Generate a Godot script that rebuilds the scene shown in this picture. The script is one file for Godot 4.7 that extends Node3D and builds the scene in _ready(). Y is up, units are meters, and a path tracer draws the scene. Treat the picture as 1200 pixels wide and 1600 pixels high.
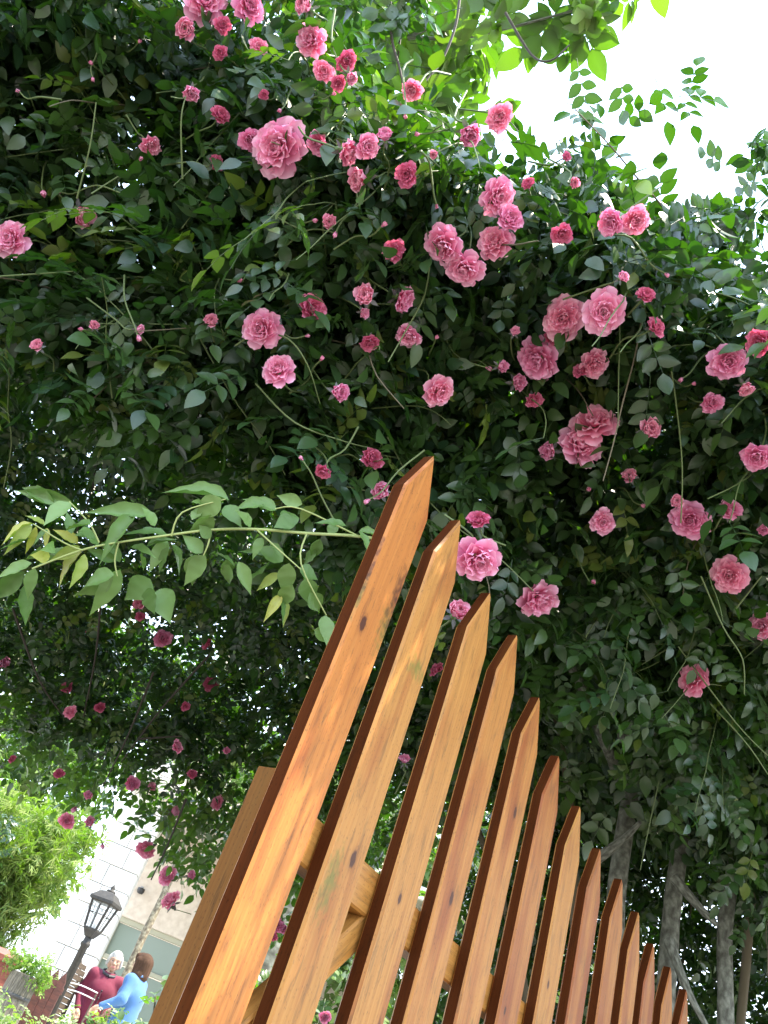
extends Node3D

const PICKETS := [[0.041,-0.976,0.695,1.651],[0.124,-1.076,0.702,1.631],[0.229,-1.198,0.710,1.601],[0.319,-1.302,0.717,1.606],[0.420,-1.417,0.725,1.565],[0.518,-1.527,0.733,1.518],[0.623,-1.643,0.741,1.484],[0.727,-1.756,0.748,1.458],[0.838,-1.874,0.757,1.455],[0.937,-1.979,0.764,1.433],[1.030,-2.074,0.771,1.405],[1.137,-2.184,0.779,1.399],[1.242,-2.290,0.786,1.390]]
const CURTAIN_COLS := 16
const CURTAIN_ROWS := 9
const CURTAIN := [[-2.137,2.870,-0.869],[-2.047,2.708,-0.972],[-1.989,2.576,-1.090],[-1.856,2.378,-1.165],[-1.660,2.135,-1.185],[-1.497,1.928,-1.208],[-1.413,1.787,-1.284],[-1.414,1.703,-1.444],[-1.440,1.625,-1.648],[-1.631,2.687,-0.820],[-1.548,2.540,-0.902],[-1.498,2.431,-1.002],[-1.444,2.317,-1.102],[-1.377,2.187,-1.192],[-1.299,2.049,-1.272],[-1.226,1.915,-1.353],[-1.187,1.812,-1.475],[-1.173,1.726,-1.638],[-1.306,2.645,-0.828],[-1.253,2.539,-0.916],[-1.224,2.465,-1.025],[-1.204,2.400,-1.150],[-1.171,2.317,-1.271],[-1.099,2.181,-1.352],[-1.004,2.019,-1.400],[-0.916,1.868,-1.446],[-0.851,1.745,-1.522],[-1.134,2.729,-0.883],[-1.071,2.609,-0.957],[-1.028,2.521,-1.050],[-0.996,2.452,-1.159],[-0.955,2.366,-1.265],[-0.884,2.232,-1.331],[-0.792,2.064,-1.357],[-0.699,1.897,-1.365],[-0.623,1.758,-1.388],[-0.916,2.766,-0.917],[-0.845,2.624,-0.959],[-0.790,2.514,-1.014],[-0.750,2.437,-1.088],[-0.710,2.362,-1.166],[-0.662,2.267,-1.230],[-0.602,2.148,-1.270],[-0.537,2.013,-1.287],[-0.472,1.880,-1.294],[-0.703,2.713,-0.898],[-0.629,2.546,-0.924],[-0.574,2.428,-0.969],[-0.532,2.351,-1.035],[-0.493,2.279,-1.108],[-0.451,2.198,-1.175],[-0.402,2.099,-1.226],[-0.351,1.986,-1.260],[-0.299,1.873,-1.286],[-0.520,2.624,-0.861],[-0.446,2.440,-0.886],[-0.395,2.332,-0.945],[-0.353,2.262,-1.028],[-0.312,2.199,-1.121],[-0.266,2.120,-1.206],[-0.215,2.019,-1.272],[-0.164,1.906,-1.323],[-0.114,1.801,-1.379],[-0.349,2.456,-0.842],[-0.294,2.329,-0.894],[-0.250,2.261,-0.980],[-0.208,2.216,-1.088],[-0.163,2.160,-1.199],[-0.112,2.076,-1.292],[-0.058,1.966,-1.361],[-0.005,1.854,-1.425],[0.048,1.757,-1.508],[-0.185,2.377,-0.847],[-0.138,2.298,-0.926],[-0.092,2.262,-1.039],[-0.043,2.233,-1.171],[0.012,2.176,-1.293],[0.069,2.079,-1.386],[0.125,1.964,-1.462],[0.183,1.865,-1.559],[0.248,1.786,-1.694],[-0.070,2.454,-0.837],[-0.018,2.360,-0.916],[0.036,2.316,-1.030],[0.095,2.292,-1.172],[0.160,2.241,-1.310],[0.223,2.140,-1.413],[0.286,2.033,-1.514],[0.360,1.953,-1.658],[0.449,1.889,-1.853],[0.094,2.443,-0.887],[0.143,2.315,-0.943],[0.203,2.288,-1.067],[0.276,2.293,-1.232],[0.345,2.228,-1.358],[0.409,2.129,-1.460],[0.488,2.062,-1.609],[0.586,2.013,-1.805],[0.702,1.966,-2.045],[0.235,2.375,-0.868],[0.275,2.222,-0.904],[0.357,2.267,-1.074],[0.441,2.265,-1.236],[0.508,2.183,-1.345],[0.590,2.121,-1.486],[0.691,2.076,-1.670],[0.809,2.033,-1.888],[0.943,1.979,-2.133],[0.397,2.466,-0.922],[0.448,2.327,-0.989],[0.520,2.256,-1.102],[0.596,2.179,-1.221],[0.695,2.132,-1.382],[0.825,2.110,-1.601],[0.973,2.076,-1.849],[1.133,2.018,-2.114],[1.289,1.922,-2.366],[0.541,2.456,-0.918],[0.587,2.249,-0.978],[0.673,2.147,-1.104],[0.821,2.131,-1.330],[1.033,2.151,-1.654],[1.258,2.116,-1.997],[1.470,2.009,-2.315],[1.647,1.838,-2.576],[1.845,1.655,-2.870],[0.724,2.356,-0.878],[0.770,2.166,-0.948],[0.909,2.129,-1.135],[1.197,2.234,-1.509],[1.519,2.276,-1.933],[1.781,2.183,-2.285],[1.948,1.979,-2.516],[2.146,1.775,-2.789],[2.326,1.545,-3.038],[1.019,2.324,-0.906],[1.107,2.220,-1.020],[1.386,2.317,-1.317],[1.788,2.459,-1.746],[2.149,2.472,-2.148],[2.338,2.304,-2.386],[2.399,2.050,-2.494],[2.504,1.826,-2.646],[2.642,1.614,-2.833]]
const BLOOMS_FRONT := 126
const BLOOMS := [[-0.761,2.506,-0.897,0.037,0],[-0.665,2.507,-0.874,0.027,0],[-0.769,2.437,-0.930,0.021,1],[-0.699,2.458,-0.904,0.017,3],[-0.677,2.407,-0.932,0.015,3],[-0.592,2.392,-0.882,0.017,0],[-0.697,2.320,-0.985,0.017,1],[-0.619,2.284,-0.988,0.018,3],[-0.772,2.278,-1.111,0.022,0],[-0.607,2.252,-1.072,0.016,3],[-0.537,2.249,-0.987,0.021,0],[-0.875,2.156,-1.257,0.025,1],[-0.972,2.039,-1.298,0.032,0],[-0.977,2.178,-1.263,0.014,2],[-0.867,2.418,-0.986,0.008,2],[-0.931,2.334,-1.053,0.008,2],[-0.941,2.351,-1.033,0.008,2],[-1.073,2.274,-1.112,0.008,2],[-0.782,2.254,-1.141,0.008,2],[-0.943,2.189,-1.254,0.010,2],[-0.537,2.500,-0.824,0.020,1],[-0.482,2.385,-0.823,0.027,0],[-0.392,2.320,-0.800,0.019,3],[-0.423,2.293,-0.823,0.019,0],[-0.368,2.278,-0.801,0.013,1],[-0.395,2.285,-0.851,0.007,2],[-0.387,2.278,-0.823,0.013,3],[-0.533,2.292,-0.911,0.009,3],[-0.488,2.268,-0.913,0.008,2],[-0.249,2.289,-0.786,0.018,0],[-0.462,2.222,-0.960,0.047,0],[-0.388,2.224,-0.917,0.022,0],[-0.321,2.166,-0.877,0.025,0],[-0.287,2.170,-0.853,0.021,0],[-0.259,2.192,-0.838,0.015,1],[-0.277,2.166,-0.916,0.022,1],[-0.237,2.208,-0.791,0.007,2],[-0.204,2.204,-0.812,0.008,2],[-0.162,2.175,-0.819,0.008,1],[-0.194,2.148,-0.862,0.021,3],[-0.345,2.127,-1.016,0.009,2],[-0.314,2.128,-1.006,0.014,1],[-0.293,2.110,-1.010,0.009,2],[-0.212,2.130,-0.968,0.009,2],[-0.177,2.132,-1.014,0.020,3],[-0.091,2.160,-0.976,0.031,0],[-0.121,2.229,-0.787,0.021,1],[-0.083,2.323,-0.791,0.024,0],[-0.032,2.235,-0.886,0.029,0],[0.006,2.208,-0.904,0.024,0],[0.001,2.204,-0.959,0.029,0],[-0.129,2.158,-0.901,0.007,2],[0.178,2.176,-0.810,0.021,0],[0.213,2.192,-0.801,0.024,0],[0.107,2.194,-0.880,0.019,3],[0.015,2.270,-0.860,0.012,3],[0.093,2.294,-0.835,0.010,1],[0.062,2.348,-0.824,0.009,3],[-0.445,2.030,-1.142,0.011,2],[-0.463,1.939,-1.192,0.014,1],[-0.359,1.948,-1.165,0.032,0],[-0.701,1.857,-1.268,0.009,2],[-0.688,1.882,-1.274,0.010,1],[-0.592,1.883,-1.232,0.010,1],[-0.576,1.853,-1.218,0.010,2],[-0.783,1.822,-1.331,0.013,1],[-0.295,1.887,-1.192,0.029,0],[-0.290,2.024,-1.135,0.026,3],[-0.193,2.057,-1.083,0.021,1],[-0.190,2.044,-1.110,0.011,1],[-0.134,2.104,-1.092,0.026,0],[-0.159,2.025,-1.159,0.018,3],[-0.091,2.085,-1.155,0.026,0],[-0.038,2.102,-1.151,0.008,2],[-0.279,1.980,-1.168,0.007,2],[-0.228,1.931,-1.163,0.008,2],[-0.172,1.888,-1.185,0.019,1],[0.008,2.030,-1.218,0.027,0],[-0.038,2.151,-1.001,0.031,0],[-0.135,1.735,-1.233,0.014,3],[-0.066,1.851,-1.290,0.022,3],[-0.022,1.802,-1.316,0.019,1],[-0.037,1.752,-1.288,0.010,2],[-0.179,1.730,-1.221,0.007,2],[0.086,2.138,-1.205,0.010,2],[0.110,2.133,-1.182,0.014,1],[0.188,2.194,-1.054,0.036,0],[0.242,2.138,-0.962,0.034,0],[0.182,2.195,-1.176,0.038,0],[0.292,2.203,-1.136,0.027,0],[0.275,2.193,-1.162,0.016,3],[0.160,2.165,-1.236,0.019,1],[0.209,2.153,-1.250,0.018,3],[0.108,2.166,-1.113,0.011,1],[0.182,2.207,-1.124,0.016,3],[0.358,2.166,-1.265,0.041,0],[0.348,2.128,-1.307,0.040,0],[0.292,2.099,-1.325,0.021,1],[0.452,2.125,-1.181,0.022,1],[0.232,2.109,-0.862,0.011,1],[0.292,2.134,-0.895,0.016,3],[0.312,2.180,-0.866,0.007,2],[0.341,2.140,-0.954,0.018,3],[0.501,2.154,-0.972,0.030,0],[0.457,2.175,-1.066,0.009,2],[0.481,2.172,-1.064,0.008,2],[0.525,2.142,-1.068,0.021,0],[0.549,2.126,-0.988,0.015,1],[0.525,2.147,-0.900,0.024,3],[0.634,2.056,-1.073,0.026,0],[0.474,2.098,-1.301,0.016,1],[0.403,2.058,-1.349,0.010,2],[0.627,2.055,-1.312,0.035,0],[0.567,2.039,-1.258,0.014,1],[0.472,2.046,-1.417,0.026,0],[0.669,2.041,-1.228,0.023,0],[0.781,2.035,-1.407,0.033,0],[0.418,1.913,-1.611,0.043,0],[0.519,1.971,-1.541,0.011,2],[0.921,1.991,-1.795,0.034,0],[0.972,2.074,-1.583,0.027,0],[0.757,2.044,-1.244,0.012,1],[0.528,2.072,-1.346,0.009,2],[0.179,1.627,-1.155,0.035,0],[0.167,1.724,-1.182,0.019,3],[0.190,1.575,-1.267,0.021,1],[-0.634,2.555,-3.546,0.043,0],[-0.705,2.246,-3.524,0.038,0],[-0.796,2.209,-3.204,0.024,1],[-0.803,2.229,-3.355,0.019,3],[-0.799,2.619,-3.062,0.017,2],[-0.424,2.716,-2.965,0.022,3],[-0.154,2.138,-1.995,0.013,1],[-0.483,2.223,-3.342,0.025,3],[-0.451,2.245,-3.800,0.040,3],[-0.435,1.835,-3.559,0.027,0],[-0.230,1.873,-3.464,0.016,1],[-1.139,2.431,-3.707,0.025,1],[-1.051,2.174,-3.626,0.018,2],[-1.439,2.031,-4.046,0.031,1],[-0.946,1.851,-3.741,0.026,0],[-1.083,2.019,-3.988,0.028,3],[-0.866,1.955,-3.851,0.024,3],[-1.181,1.669,-4.161,0.018,3],[-0.951,1.687,-4.178,0.024,3],[-0.602,1.739,-4.035,0.033,0],[-0.545,1.806,-4.242,0.022,1],[-0.774,1.645,-4.150,0.021,1],[-0.836,1.612,-4.346,0.022,2],[-0.850,1.552,-4.395,0.037,0],[-0.737,1.572,-4.322,0.025,1],[-0.360,1.864,-3.965,0.021,3],[-0.208,1.855,-4.227,0.032,0],[-0.397,1.757,-4.304,0.025,1],[-0.640,1.511,-4.371,0.020,2],[-0.442,1.580,-4.406,0.044,0],[-0.294,1.510,-4.483,0.044,0],[-0.184,1.497,-4.155,0.021,1],[-0.225,1.405,-4.436,0.043,0],[0.323,1.916,-2.157,0.021,3],[0.335,1.687,-2.323,0.017,1],[-0.498,2.064,-3.709,0.020,3]]
const BUSH_BLOOMS := [[0.366,1.157,-4.690,0.037,0],[0.286,1.491,-4.447,0.034,0],[0.286,1.445,-4.480,0.025,3],[0.676,1.231,-4.636,0.028,0],[0.332,1.487,-4.449,0.022,1]]
const VINE_LEAVES := [[-0.529,1.513,-1.314,-0.636,1.504,-1.341,0.019,0],[-0.515,1.490,-1.278,-0.528,1.436,-1.275,0.027,0],[-0.578,1.463,-1.354,-0.604,1.411,-1.349,0.014,1],[-0.578,1.458,-1.352,-0.590,1.398,-1.360,0.014,1],[-0.569,1.457,-1.348,-0.570,1.421,-1.384,0.012,1],[-0.558,1.467,-1.350,-0.592,1.470,-1.343,0.010,1],[-0.553,1.464,-1.353,-0.534,1.430,-1.349,0.009,1],[-0.546,1.400,-1.374,-0.583,1.359,-1.383,0.018,0],[-0.558,1.391,-1.400,-0.592,1.341,-1.445,0.025,0],[-0.531,1.389,-1.364,-0.524,1.345,-1.388,0.018,0],[-0.504,1.399,-1.318,-0.519,1.378,-1.292,0.018,1],[-0.481,1.453,-1.346,-0.514,1.416,-1.363,0.018,1],[-0.481,1.456,-1.371,-0.505,1.401,-1.410,0.028,1],[-0.457,1.430,-1.320,-0.452,1.376,-1.340,0.018,1],[-0.490,1.461,-1.357,-0.534,1.465,-1.346,0.016,1],[-0.464,1.467,-1.282,-0.506,1.458,-1.303,0.025,0],[-0.459,1.479,-1.358,-0.486,1.472,-1.326,0.026,0],[-0.349,1.528,-1.321,-0.416,1.507,-1.319,0.023,0],[-0.390,1.555,-1.320,-0.495,1.521,-1.322,0.026,0],[-0.369,1.519,-1.292,-0.397,1.532,-1.272,0.021,0],[-0.424,1.471,-1.383,-0.469,1.459,-1.356,0.017,0],[-0.397,1.422,-1.335,-0.439,1.395,-1.353,0.029,0],[-0.408,1.460,-1.386,-0.422,1.385,-1.432,0.031,0],[-0.446,1.466,-1.329,-0.420,1.472,-1.340,0.011,0],[-0.404,1.494,-1.354,-0.357,1.485,-1.322,0.014,0],[-0.351,1.533,-1.350,-0.354,1.474,-1.363,0.024,0],[-0.332,1.509,-1.312,-0.298,1.484,-1.344,0.016,0],[-0.271,1.615,-1.269,-0.385,1.608,-1.285,0.028,0],[-0.282,1.601,-1.250,-0.312,1.570,-1.289,0.028,0],[-0.270,1.594,-1.258,-0.231,1.566,-1.246,0.021,0],[-0.186,1.640,-1.276,-0.241,1.632,-1.261,0.021,0],[-0.147,1.669,-1.269,-0.195,1.676,-1.283,0.019,0],[-0.165,1.656,-1.290,-0.154,1.611,-1.281,0.029,0],[-0.276,1.519,-1.317,-0.316,1.530,-1.303,0.023,0],[-0.271,1.525,-1.332,-0.288,1.479,-1.371,0.026,0],[-0.255,1.535,-1.328,-0.216,1.521,-1.301,0.019,0],[-0.224,1.520,-1.320,-0.216,1.499,-1.350,0.023,0],[-0.212,1.535,-1.324,-0.172,1.504,-1.355,0.019,0],[-0.146,1.595,-1.359,-0.221,1.587,-1.365,0.016,0],[-0.140,1.580,-1.340,-0.190,1.588,-1.333,0.026,0],[-0.126,1.568,-1.315,-0.115,1.532,-1.361,0.028,0],[-0.106,1.575,-1.330,-0.069,1.580,-1.345,0.022,0],[-0.087,1.560,-1.327,-0.063,1.533,-1.362,0.031,0],[-0.139,1.566,-1.360,-0.163,1.531,-1.384,0.015,1],[-0.117,1.523,-1.358,-0.125,1.471,-1.362,0.014,1],[-0.114,1.532,-1.384,-0.091,1.492,-1.395,0.012,1],[-0.028,1.535,-1.388,-0.006,1.487,-1.389,0.022,0],[-0.055,1.652,-1.254,-0.102,1.630,-1.236,0.014,0],[-0.031,1.686,-1.305,0.006,1.651,-1.300,0.017,0],[-0.370,1.477,-1.384,-0.381,1.488,-1.358,0.024,0],[-0.346,1.457,-1.369,-0.367,1.412,-1.382,0.040,0],[-0.325,1.452,-1.381,-0.286,1.405,-1.378,0.037,0],[-0.318,1.561,-1.292,-0.311,1.595,-1.287,0.019,0],[-0.271,1.541,-1.292,-0.298,1.551,-1.286,0.016,0],[-0.189,1.584,-1.295,-0.189,1.545,-1.300,0.016,0],[-0.212,1.579,-1.264,-0.238,1.573,-1.227,0.016,0],[-0.094,1.652,-1.329,-0.094,1.625,-1.362,0.020,0],[-0.079,1.658,-1.314,-0.076,1.690,-1.302,0.017,0]]
const VINE_STEM := [[0.077,1.797,-1.439],[-0.028,1.692,-1.330],[-0.117,1.622,-1.282],[-0.204,1.588,-1.282],[-0.278,1.556,-1.292],[-0.357,1.514,-1.311],[-0.431,1.466,-1.321],[-0.475,1.434,-1.332],[-0.533,1.383,-1.357]]
const VINE_RACHIS := [[[-0.448,1.463,-1.324],[-0.477,1.483,-1.309],[-0.525,1.501,-1.296]],[[-0.466,1.439,-1.329],[-0.502,1.439,-1.329],[-0.565,1.447,-1.323]],[[-0.416,1.473,-1.316],[-0.410,1.448,-1.334],[-0.395,1.428,-1.349]],[[-0.338,1.521,-1.306],[-0.336,1.559,-1.278],[-0.275,1.606,-1.256]],[[-0.278,1.556,-1.292],[-0.271,1.531,-1.299],[-0.271,1.513,-1.312]],[[-0.204,1.588,-1.282],[-0.166,1.572,-1.281],[-0.099,1.548,-1.286]],[[-0.117,1.622,-1.282],[-0.104,1.562,-1.289],[-0.025,1.510,-1.339]],[[-0.028,1.692,-1.330],[-0.143,1.641,-1.243],[-0.186,1.627,-1.254]]]
const CANES := [[[-0.950,1.953,-1.325],[-0.861,1.962,-1.281],[-0.786,1.975,-1.247]],[[-0.847,2.105,-1.177],[-0.843,2.161,-1.087],[-0.856,2.217,-1.021]],[[-0.650,2.188,-1.092],[-0.682,2.241,-1.004],[-0.693,2.283,-0.973]],[[0.716,2.003,-1.412],[0.794,1.914,-1.440],[0.851,1.863,-1.453],[0.884,1.806,-1.494]],[[0.817,1.974,-1.434],[0.820,2.012,-1.344]],[[-0.343,1.905,-1.274],[-0.231,1.832,-1.252],[-0.126,1.860,-1.281],[-0.075,1.892,-1.307]],[[-0.364,1.966,-1.192],[-0.302,1.937,-1.151],[-0.248,1.911,-1.170],[-0.204,1.902,-1.251]],[[-0.323,2.201,-1.144],[-0.348,2.213,-1.073],[-0.342,2.244,-1.051]],[[-0.424,2.167,-1.169],[-0.366,2.172,-1.079],[-0.302,2.153,-1.043]],[[-0.211,2.768,-1.040],[-0.089,2.688,-0.975],[-0.003,2.596,-0.980]],[[0.828,2.013,-1.714],[1.015,1.886,-1.745],[1.113,1.818,-1.733]],[[1.089,1.921,-2.277],[1.094,1.773,-2.322],[1.117,1.681,-2.390]],[[-0.458,2.083,-1.193],[-0.480,2.030,-1.158]],[[0.961,1.929,-1.776],[1.030,1.832,-1.723],[1.110,1.790,-1.753]]]
const DARK_CANES := [[[-0.333,3.102,-0.921],[-0.300,2.971,-0.954],[-0.291,2.843,-0.985],[-0.302,2.737,-1.001],[-0.299,2.598,-1.041]],[[-0.470,2.927,-0.924],[-0.414,2.795,-0.958],[-0.357,2.695,-0.970],[-0.284,2.565,-1.002]],[[-0.433,2.954,-0.966],[-0.389,2.796,-0.995]],[[-0.221,3.306,-1.019],[-0.107,3.188,-1.043],[-0.051,3.138,-1.018],[-0.020,3.186,-0.983]]]
const TWIGS := [[[-1.345,2.102,-3.506],[-1.122,1.906,-3.649],[-0.981,1.844,-3.818]],[[-0.684,2.119,-3.617],[-0.681,1.868,-3.800],[-0.718,1.683,-4.059]],[[-0.464,2.225,-3.416],[-0.591,1.999,-3.705],[-0.681,1.799,-3.974]],[[-0.330,1.733,-3.899],[-0.336,1.577,-4.136],[-0.345,1.432,-4.242]],[[-0.652,1.900,-3.901],[-0.466,1.975,-3.846]],[[-1.170,2.578,-2.788],[-1.156,2.509,-2.962],[-1.180,2.395,-3.168]],[[-1.006,2.287,-3.248],[-0.932,2.069,-3.530],[-0.900,1.870,-3.799]],[[0.351,2.076,-2.287],[0.464,2.026,-2.324],[0.554,2.023,-2.450]],[[-0.730,2.514,-1.968],[-0.663,2.495,-1.858],[-0.579,2.512,-1.722]]]
const LIMBS := [[[0.630,2.174,-2.154],[0.778,2.122,-2.254],[0.930,2.076,-2.412],[1.119,2.071,-2.662]],[[0.914,2.221,-2.182],[1.032,2.182,-2.272],[1.206,2.165,-2.470],[1.376,2.188,-2.701]],[[0.967,2.031,-2.320],[1.091,2.111,-2.323],[1.187,2.220,-2.306],[1.195,2.330,-2.226]],[[1.459,1.657,-2.840],[1.502,1.507,-2.764],[1.582,1.423,-2.763]],[[1.162,1.819,-2.846],[1.205,1.890,-2.732],[1.213,1.929,-2.642]],[[0.649,2.163,-2.162],[0.702,2.247,-2.162],[0.830,2.374,-2.194]],[[1.404,1.836,-2.747],[1.491,1.755,-2.707],[1.533,1.715,-2.674]]]
const POST := [[0.027,-1.053],[0.072,-1.107],[0.019,-1.152],[-0.027,-1.098]]
const FENCE_LINE := [[0.047,-0.984,0.696],[0.163,-1.121,0.705],[0.359,-1.348,0.720],[0.559,-1.572,0.736],[0.762,-1.793,0.751],[0.969,-2.011,0.766],[1.179,-2.226,0.782],[1.356,-2.402,0.795]]

var rng := RandomNumberGenerator.new()
var taken := {}
var M := {}

func _ready() -> void:
	rng.seed = 20240611
	_view()
	_materials()
	_setting()
	_fence()
	_rose()
	_trees()
	_vine()
	_courtyard()
	_people()

# ---------------------------------------------------------------- camera, sky, sun
func _view() -> void:
	var cam := Camera3D.new()
	cam.name = "camera"
	cam.fov = 63.97
	cam.near = 0.05
	cam.far = 400.0
	cam.transform = Transform3D(Basis(Vector3(0.92388, 0.30920, 0.22548), Vector3(-0.38268, 0.74649, 0.54435), Vector3(0.0, -0.58920, 0.80799)), Vector3(0, 0.8, 0))
	add_child(cam)
	cam.current = true
	var sky_mat := ProceduralSkyMaterial.new()
	sky_mat.sky_top_color = Color(0.70, 0.79, 0.92)
	sky_mat.sky_horizon_color = Color(0.90, 0.93, 0.96)
	sky_mat.sky_curve = 0.25
	sky_mat.ground_bottom_color = Color(0.35, 0.33, 0.30)
	sky_mat.ground_horizon_color = Color(0.75, 0.75, 0.72)
	var sky := Sky.new()
	sky.sky_material = sky_mat
	var env := Environment.new()
	env.background_mode = Environment.BG_SKY
	env.sky = sky
	env.tonemap_mode = Environment.TONE_MAPPER_LINEAR
	env.tonemap_exposure = 6.3
	env.sdfgi_enabled = true
	env.ssao_enabled = true
	env.ssil_enabled = true
	var we := WorldEnvironment.new()
	we.name = "world_environment"
	we.environment = env
	add_child(we)
	var sun := DirectionalLight3D.new()
	sun.name = "sun"
	sun.light_energy = 0.9
	sun.light_color = Color(1.0, 0.955, 0.88)
	sun.light_angular_distance = 0.5
	sun.shadow_enabled = true
	var el := deg_to_rad(68.0)
	var az := deg_to_rad(105.0)
	var to_sun := Vector3(cos(el) * sin(az), sin(el), -cos(el) * cos(az))
	sun.look_at_from_position(to_sun * 50.0, Vector3.ZERO, Vector3(0, 0, 1))
	add_child(sun)

# ---------------------------------------------------------------- helpers
func numbered(called: String) -> String:
	if not taken.has(called):
		taken[called] = 0
		return called
	taken[called] += 1
	return "%s_%03d" % [called, taken[called]]

func tag(o: Node, label: String, category: String, group := "") -> void:
	o.set_meta("label", label)
	o.set_meta("category", category)
	if group != "":
		o.set_meta("group", group)

func thing(called: String, label: String, category: String, at := Vector3.ZERO, turn := 0.0, group := "") -> Node3D:
	var o := Node3D.new()
	o.name = numbered(called)
	add_child(o)
	o.position = at
	o.rotation.y = turn
	tag(o, label, category, group)
	return o

func part(called: String, mesh: Mesh, mat: Material, parent: Node3D, xf := Transform3D.IDENTITY) -> MeshInstance3D:
	var o := MeshInstance3D.new()
	o.name = called
	o.mesh = mesh
	if mat:
		o.material_override = mat
	o.transform = xf
	parent.add_child(o, true)
	return o

func structure(called: String, mesh: Mesh, mat: Material, xf := Transform3D.IDENTITY) -> MeshInstance3D:
	var o := part(called, mesh, mat, self, xf)
	o.set_meta("kind", "structure")
	return o

func scatter(called: String, mesh: Mesh, mat: Material, parent: Node3D, xfs: Array, cols: PackedColorArray) -> MultiMeshInstance3D:
	var mm := MultiMesh.new()
	mm.transform_format = MultiMesh.TRANSFORM_3D
	mm.use_colors = true
	mm.mesh = mesh
	mm.instance_count = xfs.size()
	for i in xfs.size():
		mm.set_instance_transform(i, xfs[i])
		mm.set_instance_color(i, cols[i])
	var o := MultiMeshInstance3D.new()
	o.name = called
	o.multimesh = mm
	o.material_override = mat
	o.set_meta("kind", "stuff")
	parent.add_child(o, true)
	return o

func begin() -> SurfaceTool:
	var st := SurfaceTool.new()
	st.begin(Mesh.PRIMITIVE_TRIANGLES)
	return st

func done(st: SurfaceTool, smooth := true) -> ArrayMesh:
	st.generate_normals()
	return st.commit()

func v3(a: Array) -> Vector3:
	return Vector3(a[0], a[1], a[2])

func rv(s := 1.0) -> Vector3:
	return Vector3(rng.randf_range(-s, s), rng.randf_range(-s, s), rng.randf_range(-s, s))

func pts(a: Array) -> Array:
	var r := []
	for p in a:
		r.append(v3(p))
	return r

func smooth_path(p: Array, per := 5) -> Array:
	var r := []
	for i in p.size() - 1:
		var a: Vector3 = p[max(i - 1, 0)]
		var b: Vector3 = p[i]
		var c: Vector3 = p[i + 1]
		var d: Vector3 = p[min(i + 2, p.size() - 1)]
		for k in per:
			r.append(b.cubic_interpolate(c, a, d, float(k) / per))
	r.append(p[p.size() - 1])
	return r

func add_tube(st: SurfaceTool, p: Array, r0: float, r1: float, sides := 6, wob := 0.0, tex := 1.0) -> void:
	var rings := []
	var n := p.size()
	var up := Vector3(0.13, 0.3, 0.94).normalized()
	var run := 0.0
	var runs := []
	for i in n:
		var t: Vector3 = (p[min(i + 1, n - 1)] - p[max(i - 1, 0)]).normalized()
		if i > 0:
			run += p[i].distance_to(p[i - 1])
		runs.append(run)
		var x := t.cross(up)
		if x.length() < 0.1:
			x = t.cross(Vector3(1, 0, 0))
		x = x.normalized()
		var y := x.cross(t).normalized()
		up = y
		var r: float = lerp(r0, r1, float(i) / (n - 1))
		r *= 1.0 + (rng.randf_range(-wob, wob) if wob > 0.0 else 0.0)
		var ring := []
		for k in sides:
			var a := TAU * k / sides
			ring.append(p[i] + x * cos(a) * r + y * sin(a) * r)
		rings.append(ring)
	st.set_smooth_group(0)
	for i in n - 1:
		for k in sides:
			var k2 := (k + 1) % sides
			var q := [rings[i][k], rings[i][k2], rings[i + 1][k2], rings[i + 1][k]]
			var uv := [Vector2(float(k) / sides, runs[i] / tex), Vector2(float(k + 1) / sides, runs[i] / tex), Vector2(float(k + 1) / sides, runs[i + 1] / tex), Vector2(float(k) / sides, runs[i + 1] / tex)]
			for j in [0, 2, 1, 0, 3, 2]:
				st.set_uv(uv[j])
				st.add_vertex(q[j])
	for e in [0, n - 1]:
		st.set_smooth_group(-1)
		for k in range(1, sides - 1):
			var q := [rings[e][0], rings[e][k], rings[e][k + 1]]
			if e == 0:
				q = [q[0], q[1], q[2]]
			else:
				q = [q[0], q[2], q[1]]
			for j in 3:
				st.set_uv(Vector2(0.5, 0.5))
				st.add_vertex(q[j])
	st.set_smooth_group(0)

func tube(p: Array, r0: float, r1: float, sides := 6, wob := 0.0, tex := 1.0) -> ArrayMesh:
	var st := begin()
	add_tube(st, p, r0, r1, sides, wob, tex)
	return done(st)

# a box with chamfered edges, centred
func add_block(st: SurfaceTool, size: Vector3, c := 0.004, xf := Transform3D.IDENTITY) -> void:
	var h := size * 0.5
	var outline := PackedVector2Array([Vector2(-h.x, -h.y), Vector2(h.x, -h.y), Vector2(h.x, h.y), Vector2(-h.x, h.y)])
	add_slab(st, outline, size.z, c, xf, Vector2.ZERO)

func block(size: Vector3, c := 0.004) -> ArrayMesh:
	var st := begin()
	add_block(st, size, c)
	return done(st)

func inset(poly: PackedVector2Array, c: float) -> PackedVector2Array:
	var r := PackedVector2Array()
	var n := poly.size()
	for i in n:
		var a := poly[(i + n - 1) % n]
		var b := poly[i]
		var d := poly[(i + 1) % n]
		var e1 := (b - a).normalized()
		var e2 := (d - b).normalized()
		var n1 := Vector2(-e1.y, e1.x)
		var n2 := Vector2(-e2.y, e2.x)
		var m := (n1 + n2).normalized()
		r.append(b + m * c / maxf(0.2, m.dot(n1)))
	return r

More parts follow.
